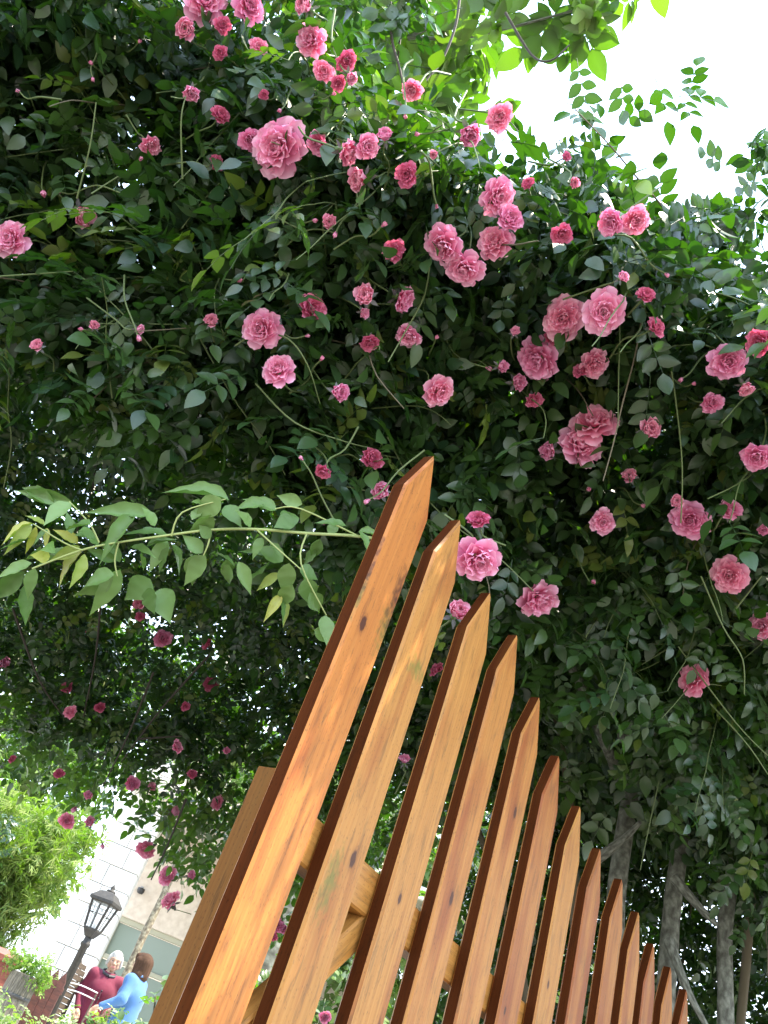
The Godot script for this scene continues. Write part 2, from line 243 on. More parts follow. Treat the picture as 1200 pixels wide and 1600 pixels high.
# convex outline (counter-clockwise seen from +z) extruded along z with chamfered rims; UV in metres
func add_slab(st: SurfaceTool, poly: PackedVector2Array, t: float, c: float, xf: Transform3D, uv0: Vector2, edge: SurfaceTool = null) -> void:
	if edge == null:
		edge = st
	var ins := inset(poly, c)
	var h := t * 0.5
	var n := poly.size()
	var rings := [[ins, -h], [poly, -h + c], [poly, h - c], [ins, h]]
	st.set_smooth_group(-1)
	for k in range(1, n - 1):
		for tri in [[3, 0, k + 1, k], [0, 0, k, k + 1]]:
			for j in 3:
				var p: Vector2 = rings[tri[0]][0][tri[j + 1]]
				st.set_uv(p + uv0)
				st.add_vertex(xf * Vector3(p.x, p.y, rings[tri[0]][1]))
	for k in n:
		var k2 := (k + 1) % n
		for r in 3:
			var a: Vector2 = rings[r][0][k]
			var b: Vector2 = rings[r][0][k2]
			var a2: Vector2 = rings[r + 1][0][k]
			var b2: Vector2 = rings[r + 1][0][k2]
			var za: float = rings[r][1]
			var zb: float = rings[r + 1][1]
			var vert := absf(b.y - a.y) >= absf(b.x - a.x)
			var q := [Vector3(a.x, a.y, za), Vector3(b.x, b.y, za), Vector3(b2.x, b2.y, zb), Vector3(a2.x, a2.y, zb)]
			for j in [0, 2, 1, 0, 3, 2]:
				var p: Vector3 = q[j]
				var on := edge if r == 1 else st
				on.set_smooth_group(-1)
				on.set_uv((Vector2(p.z + 0.03, p.y) if vert else Vector2(p.x, p.z)) + uv0)
				on.add_vertex(xf * p)
	st.set_smooth_group(0)

func add_lathe(st: SurfaceTool, prof: Array, sides := 16, xf := Transform3D.IDENTITY) -> void:
	for i in prof.size() - 1:
		for k in sides:
			var a := TAU * k / sides
			var b := TAU * (k + 1) / sides
			var p0: Vector2 = prof[i]
			var p1: Vector2 = prof[i + 1]
			var q := [Vector3(p0.x * cos(a), p0.y, p0.x * sin(a)), Vector3(p0.x * cos(b), p0.y, p0.x * sin(b)), Vector3(p1.x * cos(b), p1.y, p1.x * sin(b)), Vector3(p1.x * cos(a), p1.y, p1.x * sin(a))]
			for j in [0, 1, 2, 0, 2, 3]:
				st.set_uv(Vector2(float(k + (1 if j in [1, 2] else 0)) / sides, q[j].y))
				st.add_vertex(xf * q[j])

func lathe(prof: Array, sides := 16) -> ArrayMesh:
	var st := begin()
	st.set_smooth_group(0)
	add_lathe(st, prof, sides)
	return done(st)

func aim(dir: Vector3, hint: Vector3, s := Vector3.ONE) -> Basis:
	# y axis along dir, z axis near hint
	var y := dir.normalized()
	var x := y.cross(hint)
	if x.length() < 0.05:
		x = y.cross(Vector3(0.3, 0.5, 0.8))
	x = x.normalized()
	var z := x.cross(y).normalized()
	return Basis(x * s.x, y * s.y, z * s.z)

# ---------------------------------------------------------------- materials
func lin(r: float, g: float, b: float) -> Color:
	return Color(r, g, b).linear_to_srgb()

func mat(col: Color, rough := 0.7, vcol := false) -> StandardMaterial3D:
	var m := StandardMaterial3D.new()
	m.albedo_color = col
	m.roughness = rough
	m.vertex_color_use_as_albedo = vcol
	return m

func leaf_mat(back: Color, rough := 0.42, spec := 0.5) -> StandardMaterial3D:
	var m := mat(Color.WHITE, rough, true)
	m.backlight_enabled = true
	m.backlight = back
	m.metallic_specular = spec
	m.cull_mode = BaseMaterial3D.CULL_DISABLED
	return m

func noise_tex(freq: float, ramp: Array, s := 512, seed_ := 1, kind := FastNoiseLite.TYPE_SIMPLEX, oct := 5) -> NoiseTexture2D:
	var n := FastNoiseLite.new()
	n.noise_type = kind
	n.frequency = freq
	n.seed = seed_
	n.fractal_octaves = oct
	var t := NoiseTexture2D.new()
	t.width = s
	t.height = s
	t.seamless = true
	t.noise = n
	var g := Gradient.new()
	g.offsets = PackedFloat32Array(ramp.map(func(a): return a[0]))
	g.colors = PackedColorArray(ramp.map(func(a): return a[1]))
	t.color_ramp = g
	return t

func wood_image(seed_: int, knots: Array, moss: Array, red: float) -> ImageTexture:
	# a board 0.10 m wide and 2.0 m long: fibres, knots, red varnish left in streaks, algae stains
	var w := 160
	var h := 1024
	var fib := FastNoiseLite.new()
	fib.seed = seed_
	fib.frequency = 1.0
	fib.fractal_octaves = 3
	var blot := FastNoiseLite.new()
	blot.seed = seed_ + 7
	blot.frequency = 1.0
	blot.fractal_octaves = 4
	var img := Image.create_empty(w, h, false, Image.FORMAT_RGB8)
	var pale := Color(0.765, 0.575, 0.325)
	var deep := Color(0.67, 0.455, 0.225)
	var reds := Color(0.56, 0.31, 0.15)
	var knotc := Color(0.25, 0.135, 0.08)
	var mossc := Color(0.42, 0.44, 0.20)
	for y in h:
		var ym := 2.0 * y / h
		for x in w:
			var xm := 0.10 * x / w
			var xx := xm
			var kd := 0.0
			var ring := 0.0
			for k in knots:
				var dx: float = (xm - k[0]) / k[2]
				var dy: float = (ym - k[1]) / (k[2] * 1.9)
				var d := sqrt(dx * dx + dy * dy)
				if d < 5.0:
					xx += signf(dx) * k[2] * 0.9 * exp(-d * 0.9)
					kd = maxf(kd, 1.0 - smoothstep(0.75, 1.15, d + 0.18 * fib.get_noise_2d(xm * 300.0, ym * 120.0)))
					ring = maxf(ring, exp(-absf(d - 1.25) * 3.0) * 0.5)
			var f := fib.get_noise_2d(xx * 150.0, ym * 1.3) * 0.36 + fib.get_noise_2d(xx * 620.0, ym * 8.0) * 0.22
			var c := pale.lerp(deep, clampf(0.5 + f * 1.1, 0.0, 1.0))
			var b := blot.get_noise_2d(xx * 11.0, ym * 2.2) + 0.2 * f
			c = c.lerp(reds, clampf((b + red) * 1.2, 0.0, 0.75))
			var late := fib.get_noise_2d(xx * 90.0 + 40.0, ym * 0.5)
			c = c.darkened(clampf(absf(late) * 0.14, 0.0, 0.14))
			for k in moss:
				var dx: float = (xm - k[0]) / k[2]
				var dy: float = (ym - k[1]) / k[3]
				var q := 1.0 - sqrt(dx * dx + dy * dy) + 0.75 * blot.get_noise_2d(xm * 90.0, ym * 60.0) + 0.3 * f
				c = c.lerp(mossc if k[4] == 0 else knotc, clampf(q, 0.0, 1.0) * 0.75)
			c = c.lerp(knotc, clampf(kd * 0.85 + ring * 0.35, 0.0, 1.0))
			# grime in short smears along the grain
			var smear := blot.get_noise_2d(xm * 60.0 + 9.0, ym * 9.0) + 0.5 * fib.get_noise_2d(xm * 420.0, ym * 30.0)
			c = c.lerp(Color(0.36, 0.27, 0.17), clampf((smear - 0.28) * 1.3, 0.0, 0.32))
			var speck := blot.get_noise_2d(xm * 900.0, ym * 500.0)
			if speck > 0.52:
				c = c.darkened(0.35)
			img.set_pixel(x, y, c)
	return ImageTexture.create_from_image(img)

func wood_mat(tex: Texture2D) -> StandardMaterial3D:
	var m := StandardMaterial3D.new()
	m.albedo_texture = tex
	m.uv1_scale = Vector3(10.0, 0.5, 1.0)
	m.roughness = 0.5
	m.clearcoat_enabled = true
	m.clearcoat = 0.12
	m.clearcoat_roughness = 0.35
	m.metallic_specular = 0.3
	return m

func _materials() -> void:
	var none := []
	M.wood = [
		wood_mat(wood_image(3, [[0.034, 0.92, 0.0065], [0.018, 1.42, 0.004]], [[0.085, 0.95, 0.022, 0.05, 0], [0.085, 1.0, 0.015, 0.06, 1], [0.055, 1.31, 0.006, 0.01, 1]], -0.12)),
		wood_mat(wood_image(11, [[0.062, 1.02, 0.006], [0.03, 0.55, 0.003]], [[0.06, 1.30, 0.03, 0.02, 0], [0.03, 0.98, 0.02, 0.05, 0]], -0.16)),
		wood_mat(wood_image(23, [[0.04, 1.22, 0.004], [0.07, 0.7, 0.005]], [[0.075, 1.05, 0.012, 0.035, 1]], -0.1)),
		wood_mat(wood_image(31, [[0.05, 1.18, 0.0055], [0.02, 0.4, 0.004]], [[0.07, 0.8, 0.02, 0.05, 0]], 0.12)),
		wood_mat(wood_image(47, [[0.03, 0.85, 0.0035]], [[0.05, 0.6, 0.03, 0.1, 1]], 0.3)),
	]
	for k in 5:
		M.wood[k].albedo_color = [Color(0.90, 0.79, 0.66), Color(0.89, 0.86, 0.78), Color(0.89, 0.86, 0.78), Color(0.89, 0.84, 0.76), Color(0.86, 0.80, 0.73)][k]
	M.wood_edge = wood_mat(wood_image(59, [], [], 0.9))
	M.wood_edge.albedo_color = lin(0.18, 0.135, 0.115)  # redder edge stain, darkened further to carry the shade on the picket sides
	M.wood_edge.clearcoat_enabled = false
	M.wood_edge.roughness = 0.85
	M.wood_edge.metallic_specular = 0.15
	M.wood_post = wood_mat(wood_image(61, [[0.05, 0.7, 0.005]], [], -0.3))
	M.wood_post.albedo_color = lin(0.30, 0.26, 0.19)  # darker than the other fence wood: shade on the post put into its colour
	M.wood_post.clearcoat_enabled = false
	M.wood_post.roughness = 0.8
	M.leaf = leaf_mat(Color(0.75, 0.95, 0.22), 0.32, 0.62)
	M.vine_leaf = leaf_mat(Color(0.6, 0.8, 0.2), 0.42, 0.5)
	M.far_leaf = leaf_mat(Color(0.8, 1.0, 0.3), 0.55, 0.4)
	M.leaf_tones = []
	for c in [[0.048, 0.098, 0.034], [0.062, 0.118, 0.040], [0.075, 0.135, 0.042], [0.036, 0.08, 0.034], [0.055, 0.10, 0.042], [0.13, 0.18, 0.05]]:
		var m := leaf_mat(Color(0.75, 0.95, 0.22), 0.32, 0.62)
		m.albedo_color = lin(c[0], c[1], c[2])
		M.leaf_tones.append(m)
	M.cane = mat(lin(0.10, 0.14, 0.045), 0.6)
	M.cane_old = mat(lin(0.12, 0.10, 0.06), 0.8)
	M.twig = mat(lin(0.05, 0.04, 0.03), 0.85)
	M.sepal = leaf_mat(Color(0.4, 0.6, 0.15), 0.5)
	M.petal = []
	for c in [Color(1, 1, 1), Color(0.98, 0.93, 0.97), Color(0.90, 0.70, 0.76), Color(1.0, 0.98, 0.96)]:
		var m := leaf_mat(Color(0.85, 0.6, 0.66), 0.6, 0.35)
		m.albedo_color = c
		M.petal.append(m)
	M.vine_stem = mat(lin(0.30, 0.36, 0.12), 0.55)
	M.vine_tones = []
	for c in [[0.14, 0.24, 0.07], [0.19, 0.30, 0.10], [0.11, 0.20, 0.055], [0.42, 0.42, 0.10], [0.30, 0.37, 0.09]]:
		var m := leaf_mat(Color(0.6, 0.8, 0.2), 0.42, 0.45)
		m.albedo_color = lin(c[0], c[1], c[2])
		M.vine_tones.append(m)
	M.bark_brown = mat(Color.WHITE, 0.85)
	M.bark_brown.albedo_texture = noise_tex(0.02, [[0.0, lin(0.06, 0.045, 0.03)], [0.5, lin(0.16, 0.13, 0.08)], [1.0, lin(0.32, 0.29, 0.2)]], 256, 6)
	M.bark = mat(Color.WHITE, 0.85)
	M.bark.albedo_texture = noise_tex(0.02, [[0.0, lin(0.05, 0.048, 0.036)], [0.5, lin(0.13, 0.135, 0.105)], [1.0, lin(0.26, 0.27, 0.22)]], 256, 5)
	M.bark.uv1_scale = Vector3(1, 2.0, 1)

# ---------------------------------------------------------------- setting
func _setting() -> void:
	var gm := mat(Color.WHITE, 0.95)
	gm.albedo_texture = noise_tex(0.012, [[0.0, lin(0.12, 0.105, 0.085)], [0.5, lin(0.18, 0.165, 0.14)], [1.0, lin(0.24, 0.225, 0.195)]], 512, 9)
	gm.uv1_triplanar = true
	gm.uv1_world_triplanar = true
	gm.uv1_scale = Vector3(0.6, 0.6, 0.6)
	var pm := PlaneMesh.new()
	pm.size = Vector2(300, 300)
	structure("ground", pm, gm, Transform3D(Basis(), Vector3(0, 0, 0)))
	var sm := mat(Color.WHITE, 0.95)
	sm.albedo_texture = noise_tex(0.02, [[0.0, lin(0.03, 0.022, 0.014)], [1.0, lin(0.10, 0.075, 0.05)]], 512, 12)
	sm.uv1_triplanar = true
	sm.uv1_world_triplanar = true
	var bed := PackedVector2Array()
	for p in FENCE_LINE:
		bed.append(Vector2(p[0], -p[1] + 0.03))
	bed.append(Vector2(5.5, 2.2))
	bed.append(Vector2(5.5, 4.6))
	bed.append(Vector2(0.1, 4.6))
	var st := begin()
	var tri := Geometry2D.triangulate_polygon(bed)
	for i in range(0, tri.size(), 3):
		var q := [bed[tri[i]], bed[tri[i + 1]], bed[tri[i + 2]]]
		if (q[1] - q[0]).cross(q[2] - q[0]) > 0.0:
			q = [q[0], q[2], q[1]]
		for p in q:
			st.add_vertex(Vector3(p.x, 0.004, -p.y))
	structure("flower_bed_soil", done(st), sm)
	var tm := mat(Color.WHITE, 0.9)
	tm.albedo_texture = noise_tex(0.015, [[0.0, lin(0.42, 0.40, 0.36)], [1.0, lin(0.60, 0.58, 0.53)]], 512, 4)
	tm.uv1_triplanar = true
	tm.uv1_world_triplanar = true
	structure("terrace", block(Vector3(16, 0.15, 14), 0.01), tm, Transform3D(Basis(), Vector3(-2, 0.075, -15.2)))

# ---------------------------------------------------------------- fence
func _fence() -> void:
	var f := thing("picket_fence", "orange-brown varnished wooden picket fence with pointed tops below the roses", "fence", Vector3(PICKETS[0][0], 0, PICKETS[0][1]))
	var off := f.position
	var w := 0.0842
	var t := 0.024
	for i in PICKETS.size():
		var p: Array = PICKETS[i]
		var top: float = p[3]
		var bot := 0.06
		var poly := PackedVector2Array([Vector2(-w / 2, bot), Vector2(w / 2, bot), Vector2(w / 2, top - 0.1), Vector2(0.0, top), Vector2(-w / 2, top - 0.1)])
		var st := begin()
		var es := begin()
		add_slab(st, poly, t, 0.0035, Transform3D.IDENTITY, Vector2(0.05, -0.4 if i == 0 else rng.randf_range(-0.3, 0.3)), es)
		var yaw: float = PI / 2 - p[2]
		st.generate_normals()
		es.generate_normals()
		var board := st.commit()
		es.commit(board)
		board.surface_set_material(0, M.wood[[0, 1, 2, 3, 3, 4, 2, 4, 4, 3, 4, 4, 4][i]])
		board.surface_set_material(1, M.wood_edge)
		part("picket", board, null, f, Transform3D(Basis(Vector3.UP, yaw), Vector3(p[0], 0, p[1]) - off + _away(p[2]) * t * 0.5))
	# rails behind the pickets
	for r in [[1.092, 0.058], [0.30, 0.06]]:
		var st := begin()
		var n := FENCE_LINE.size()
		for i in n - 1:
			var a: Array = FENCE_LINE[i]
			var b: Array = FENCE_LINE[i + 1]
			var pa: Vector3 = Vector3(a[0], 0, a[1]) + _away(a[2]) * 0.0435
			var pb: Vector3 = Vector3(b[0], 0, b[1]) + _away(b[2]) * 0.0435
			var d := pb - pa
			var ln := d.length() + 0.0005
			var yaw := atan2(-d.z, d.x)
			var poly := PackedVector2Array([Vector2(-r[1] / 2, -ln / 2), Vector2(r[1] / 2, -ln / 2), Vector2(r[1] / 2, ln / 2), Vector2(-r[1] / 2, ln / 2)])
			# grain runs along the rail: build upright, lay it down
			var lay := Basis(Vector3.UP, yaw) * Basis(Vector3(0, 0, 1), -PI / 2)
			add_slab(st, poly, 0.036, 0.003, Transform3D(lay, (pa + pb) * 0.5 + Vector3(0, r[0] - r[1] / 2, 0) - off), Vector2(0.06, i * 0.31))
		part("rail", done(st), M.wood[1], f)
	# end post and its knee brace
	var c := Vector3.ZERO
	for q in POST:
		c += Vector3(q[0], 0, q[1]) * 0.25
	var pst := begin()
	var a0: float = PICKETS[0][2]
	add_slab(pst, PackedVector2Array([Vector2(-0.035, 0), Vector2(0.035, 0), Vector2(0.035, 1.137), Vector2(-0.035, 1.137)]), 0.07, 0.003, Transform3D(Basis(Vector3.UP, PI / 2 - a0), c - off), Vector2(0.05, 0.1))
	part("post", done(pst), M.wood_post, f)
	var e: Array = FENCE_LINE[FENCE_LINE.size() - 1]
	var pst2 := begin()
	add_slab(pst2, PackedVector2Array([Vector2(-0.035, 0), Vector2(0.035, 0), Vector2(0.035, 1.137), Vector2(-0.035, 1.137)]), 0.07, 0.003, Transform3D(Basis(Vector3.UP, PI / 2 - e[2]), Vector3(e[0], 0, e[1]) + _away(e[2]) * 0.10 - off), Vector2(0.05, 0.4))
	part("post", done(pst2), M.wood_post, f)
	var dir := Vector3(sin(a0), 0, -cos(a0))
	var base := Vector3(PICKETS[0][0], 0, PICKETS[0][1]) - dir * 0.01 + _away(a0) * 0.0435
	var p0 := base + dir * 0.03 + Vector3(0, 0.775, 0)
	var p1 := base + dir * 0.285 + Vector3(0, 1.03, 0)
	var bst := begin()
	var ln2 := p0.distance_to(p1)
	add_slab(bst, PackedVector2Array([Vector2(-0.019, -ln2 / 2), Vector2(0.019, -ln2 / 2), Vector2(0.019, ln2 / 2), Vector2(-0.019, ln2 / 2)]), 0.034, 0.003, Transform3D(Basis(Vector3.UP, PI / 2 - a0) * Basis(Vector3(0, 0, 1), -PI / 4), (p0 + p1) * 0.5 - off), Vector2(0.05, 0.2))
	part("brace", done(bst), M.wood[2], f)

func _away(a: float) -> Vector3:
	return Vector3(-cos(a), 0, -sin(a))

# ---------------------------------------------------------------- leaves and flowers
func add_leaflet(st: SurfaceTool, base: Vector3, dir: Vector3, nrm: Vector3, ln: float, wd: float, tint: float, curl := 0.12, fold := 0.22, pointed := 0.0, segs := 5, crinkle := 0.03) -> void:
	var x := dir.cross(nrm).normalized()
	var z := x.cross(dir).normalized()
	var rows := []
	for i in segs + 1:
		var t := float(i) / segs
		var wv: float = pow(sin(PI * pow(t, 0.82 - 0.12 * pointed)), 0.8 + 0.35 * pointed) * wd * 0.5
		if i == 0 or i == segs:
			wv = 0.0
		var c := base + dir * ln * t - z * ln * curl * t * t
		var bump := sin(t * (9.0 + 200.0 * (crinkle - 0.03)) + tint * 20.0) * crinkle * ln * wv / (wd + 0.0001)
		rows.append([c - x * wv + z * (wv * fold + bump), c, c + x * wv + z * (wv * fold - bump)])
	st.set_smooth_group(0)
	for i in segs:
		for s in 2:
			var a: Vector3 = rows[i][s]
			var b: Vector3 = rows[i][s + 1]
			var c: Vector3 = rows[i + 1][s + 1]
			var d: Vector3 = rows[i + 1][s]
			var ca := tint * (1.22 if s == 1 else 0.95)
			var cb := tint * (1.22 if s == 0 else 0.95)
			var va := Color(ca, ca, ca)
			var vb := Color(cb, cb, cb)
			if i > 0:
				for q in [[a, va], [b, vb], [c, vb]]:
					st.set_color(q[1])
					st.add_vertex(q[0])
			if i < segs - 1 or i == 0:
				for q in [[a, va], [c, vb], [d, va]]:
					st.set_color(q[1])
					st.add_vertex(q[0])

func leaf_mesh(pairs: int, seed_: int, pointed := 0.25, L := 0.049, W := 0.0295) -> ArrayMesh:
	# a pinnate leaf: stalk along +y, upper side +z, a leaflet at the tip and pairs along the stalk
	var keep := rng.state
	rng.seed = seed_
	var st := begin()
	var total := 0.035 + 0.03 * pairs
	var stalk := []
	for i in 4:
		var t := i / 3.0
		stalk.append(Vector3(0, total * t, -0.02 * t * t))
	st.set_color(Color(1.1, 1.25, 1.0))
	add_tube(st, stalk, 0.0011, 0.0007, 3)
	for i in pairs:
		var y := 0.03 + 0.03 * i
		for s in [-1.0, 1.0]:
			var d := Vector3(s * 0.85, 0.5, rng.randf_range(-0.3, 0.15)).normalized()
			var n := Vector3(rng.randf_range(-0.35, 0.35), rng.randf_range(-0.3, 0.1), 1.0).normalized()
			var k := rng.randf_range(0.8, 1.08) * (0.82 + 0.18 * i / maxf(1.0, pairs - 1.0))
			add_leaflet(st, Vector3(0, y, -0.02 * pow(y / total, 2)), d, n, L * k, W * k, rng.randf_range(0.8, 1.15), rng.randf_range(0.05, 0.3), rng.randf_range(0.1, 0.35), pointed)
	add_leaflet(st, Vector3(0, total, -0.02), Vector3(rng.randf_range(-0.15, 0.15), 1, -0.25).normalized(), Vector3(rng.randf_range(-0.2, 0.2), 0.2, 1).normalized(), L * 1.12, W * 1.08, rng.randf_range(0.85, 1.1), 0.2, 0.2, pointed)
	rng.state = keep
	return done(st)

func green() -> Color:
	# leaf pigments: old dark leaves, mid green, a few young yellowish ones
	var r := rng.randf()
	var c := Color(0.040, 0.086, 0.030).lerp(Color(0.070, 0.130, 0.040), rng.randf())
	if r > 0.93:
		c = Color(0.16, 0.21, 0.05)
	elif r < 0.15:
		c = Color(0.030, 0.070, 0.032)
	return c

func add_petal(st: SurfaceTool, az: float, br: float, bh: float, tilt: float, curl: float, ln: float, wd: float, cup: float, deep: float) -> void:
	var e := Vector3(cos(az), 0, sin(az))
	var s := Vector3(-sin(az), 0, cos(az))
	var nu := 5
	var nv := 4
	var ph := rng.randf() * TAU
	var fr := rng.randf_range(2.0, 4.0)
	var rows := []
	var c := e * br + Vector3(0, bh, 0)
	for i in nu + 1:
		var t := float(i) / nu
		var ang := tilt + curl * t * t
		var nrm := -e * cos(ang) + Vector3.UP * sin(ang)
		var row := []
		var wv := wd * (0.35 + 0.65 * sin(clampf(t * 1.25, 0.0, 1.0) * PI * 0.5)) * (1.0 - 0.35 * pow(t, 6.0))
		for j in nv + 1:
			var v := 2.0 * j / nv - 1.0
			var p := c + s * v * wv * 0.5 + nrm * cup * v * v * wd * t
			p += nrm * sin(v * fr + ph + t * 2.0) * 0.09 * wd * t
			if i == nu:
				p -= (e * sin(ang) + Vector3.UP * cos(ang)) * ln * (0.16 * v * v + 0.05 * cos(v * 5.0 + ph))
			row.append(p)
		rows.append(row)
		c += (e * sin(ang) + Vector3.UP * cos(ang)) * ln / nu
	st.set_smooth_group(0)
	for i in nu:
		for j in nv:
			for q in [[i, j], [i + 1, j + 1], [i, j + 1], [i, j], [i + 1, j], [i + 1, j + 1]]:
				var t := float(q[0]) / nu
				var col := Color(0.78, 0.20, 0.40).lerp(Color(0.91, 0.50, 0.70), clampf(t * t * (1.15 - deep) + 0.12, 0, 1))
				col = col.lerp(Color(0.95, 0.72, 0.84), clampf((t - 0.8) * 2.2, 0, 0.5) * (1.0 - deep))
				st.set_color(col)
				st.add_vertex(rows[q[0]][q[1]])

# a full rose facing +y, radius about 1, without its outermost petals
func rose_heart(seed_: int, open: float) -> ArrayMesh:
	var keep := rng.state
	rng.seed = seed_
	var st := begin()
	for w in [[8, 0.16, -0.05, 62.0, 30.0, 0.66, 0.62, 0.30, 0.0], [9, 0.14, 0.0, 44.0, 30.0, 0.62, 0.55, 0.32, 0.1], [9, 0.12, 0.04, 28.0, 26.0, 0.56, 0.46, 0.34, 0.25], [9, 0.10, 0.06, 14.0, 12.0, 0.47, 0.38, 0.36, 0.4], [8, 0.06, 0.06, 4.0, -14.0, 0.38, 0.28, 0.3, 0.55]]:
		var o := rng.randf() * TAU
		for i in w[0]:
			var az: float = o + TAU * i / w[0] + rng.randf_range(-0.22, 0.22)
			add_petal(st, az, w[1] * rng.randf_range(0.7, 1.4), w[2], deg_to_rad(w[3] * open + rng.randf_range(-7, 7)), deg_to_rad(w[4] * open + rng.randf_range(-14, 14)), w[5] * rng.randf_range(0.88, 1.1), w[6] * rng.randf_range(0.85, 1.15), w[7], w[8])
	rng.state = keep
	return done(st)

func one_petal(seed_: int, tilt: float, curl: float) -> ArrayMesh:
	var keep := rng.state
	rng.seed = seed_
	var st := begin()
	add_petal(st, 0.0, 0.2, -0.1, deg_to_rad(tilt), deg_to_rad(curl), 0.72, 0.68, 0.2, 0.0)
	rng.state = keep
	return done(st)

func calyx_mesh(bud: bool) -> ArrayMesh:
	var st := begin()
	st.set_smooth_group(0)
	st.set_color(Color(0.10, 0.17, 0.05))
	add_lathe(st, [Vector2(0.0, -0.62), Vector2(0.14, -0.55), Vector2(0.2, -0.4), Vector2(0.17, -0.22), Vector2(0.0, -0.15)], 7)
	for i in 5:
		var a := TAU * i / 5.0
		var e := Vector3(cos(a), 0, sin(a))
		var d := (e * (0.55 if bud else 1.0) + Vector3(0, 0.85 if bud else -0.25, 0)).normalized()
		add_leaflet(st, e * 0.12 + Vector3(0, -0.25, 0), d, (Vector3.UP - e * 0.8).normalized() if not bud else e, 0.95 if bud else 0.55, 0.26, 0.1, 0.1, 0.2, 1.0, 4)
	return done(st)

func bud_mesh(seed_: int) -> ArrayMesh:
	var keep := rng.state
	rng.seed = seed_
	var st := begin()
	for w in [[3, 0.22, -0.2, 20.0, -42.0, 1.15, 0.72, 0.45, 0.35], [3, 0.16, -0.15, 12.0, -30.0, 1.2, 0.6, 0.5, 0.5], [3, 0.08, -0.1, 2.0, -10.0, 1.15, 0.4, 0.5, 0.6]]:
		var o := rng.randf() * TAU
		for i in w[0]:
			add_petal(st, o + TAU * i / w[0], w[1], w[2], deg_to_rad(w[3]), deg_to_rad(w[4]), w[5], w[6], w[7], w[8])
	rng.state = keep
	return done(st)

var hearts := []
var halfs := []
var buds := []
var outers := []
var calyx: ArrayMesh
var bud_calyx: ArrayMesh

func add_bloom(parent: Node3D, pos: Vector3, r: float, kind: int, face: Vector3, i: int, full: bool) -> void:
	var xf := Transform3D(aim(face, rv(), Vector3.ONE * r) * Basis(Vector3.UP, rng.randf() * TAU), pos)
	var m: StandardMaterial3D = M.petal[[0, 1, 3][i % 3]] if kind != 3 else M.petal[2]
	if kind == 2:
		var b := part("rosebud", buds[i % buds.size()], M.petal[0], parent, xf.scaled_local(Vector3.ONE * 1.15))
		part("calyx", bud_calyx, M.sepal, b)
	elif kind == 1:
		var b := part("rose_bloom", halfs[i % halfs.size()], m, parent, xf.scaled_local(Vector3.ONE * 1.75))
		part("calyx", calyx, M.sepal, b)
	else:
		var sq := rng.randf_range(0.82, 1.0)
		var b := part("rose_bloom", hearts[i % hearts.size()], m, parent, xf.scaled_local(Vector3(1.55, rng.randf_range(1.2, 1.45), 1.55 * sq)))
		if full:
			for k in 7:
				part("petal", outers[(k + i) % outers.size()], m, b, Transform3D(Basis(Vector3.UP, TAU * k / 7.0 + rng.randf_range(-0.2, 0.2)), Vector3.ZERO))
		part("calyx", calyx, M.sepal, b)
	# flower stalk running back into the leaves
	var st := begin()
	var back := -face
	var p := [pos - face * r * 0.4, pos + back * (r * 0.4 + 0.03) + rv(0.004), pos + back * 0.08 + Vector3(0, 0.015, 0) + rv(0.015), pos + back * 0.14 + Vector3(0, 0.03, 0) + rv(0.03)]
	part("flower_stalk", tube(smooth_path(p, 3), 0.0016, 0.0022, 4), M.cane, parent)

func curtain_point(u: float, v: float) -> Array:
	var fu := clampf(u, 0.0, 0.9999) * (CURTAIN_COLS - 1)
	var fv := clampf(v, 0.0, 0.9999) * (CURTAIN_ROWS - 1)
	var i := int(fu)
	var j := int(fv)
	var a := v3(CURTAIN[i * CURTAIN_ROWS + j])
	var b := v3(CURTAIN[(i + 1) * CURTAIN_ROWS + j])
	var c := v3(CURTAIN[(i + 1) * CURTAIN_ROWS + j + 1])
	var d := v3(CURTAIN[i * CURTAIN_ROWS + j + 1])
	fu -= i
	fv -= j
	var p := a.lerp(b, fu).lerp(d.lerp(c, fu), fv)
	var n := (b - a).cross(a - d).normalized()
	var area := (b - a).cross(d - a).length()
	return [p, n, area]

func leaf_xf(pos: Vector3, out: Vector3, s: float, spread := 0.75) -> Transform3D:
	var n := (out * 0.45 + Vector3.UP * 0.55 + rv(spread)).normalized()
	var d := (out * 0.45 + Vector3.DOWN * 0.45 + rv(0.8)).normalized()
	return Transform3D(aim(d, n, Vector3.ONE * s), pos)

var LEAVES := []

# no leaf grows right in front of a flower
func _clear(pos: Vector3, faces: Array) -> bool:
	for i in BLOOMS_FRONT:
		var b: Array = BLOOMS[i]
		var rel := pos - Vector3(b[0], b[1], b[2])
		if absf(rel.x) > 0.16 or absf(rel.y) > 0.16 or absf(rel.z) > 0.18:
			continue
		var along: float = rel.dot(faces[i])
		var side: float = (rel - faces[i] * along).length()
		if along > -0.05 and side < b[3] * 1.1 + 0.04:
			return false
	return true

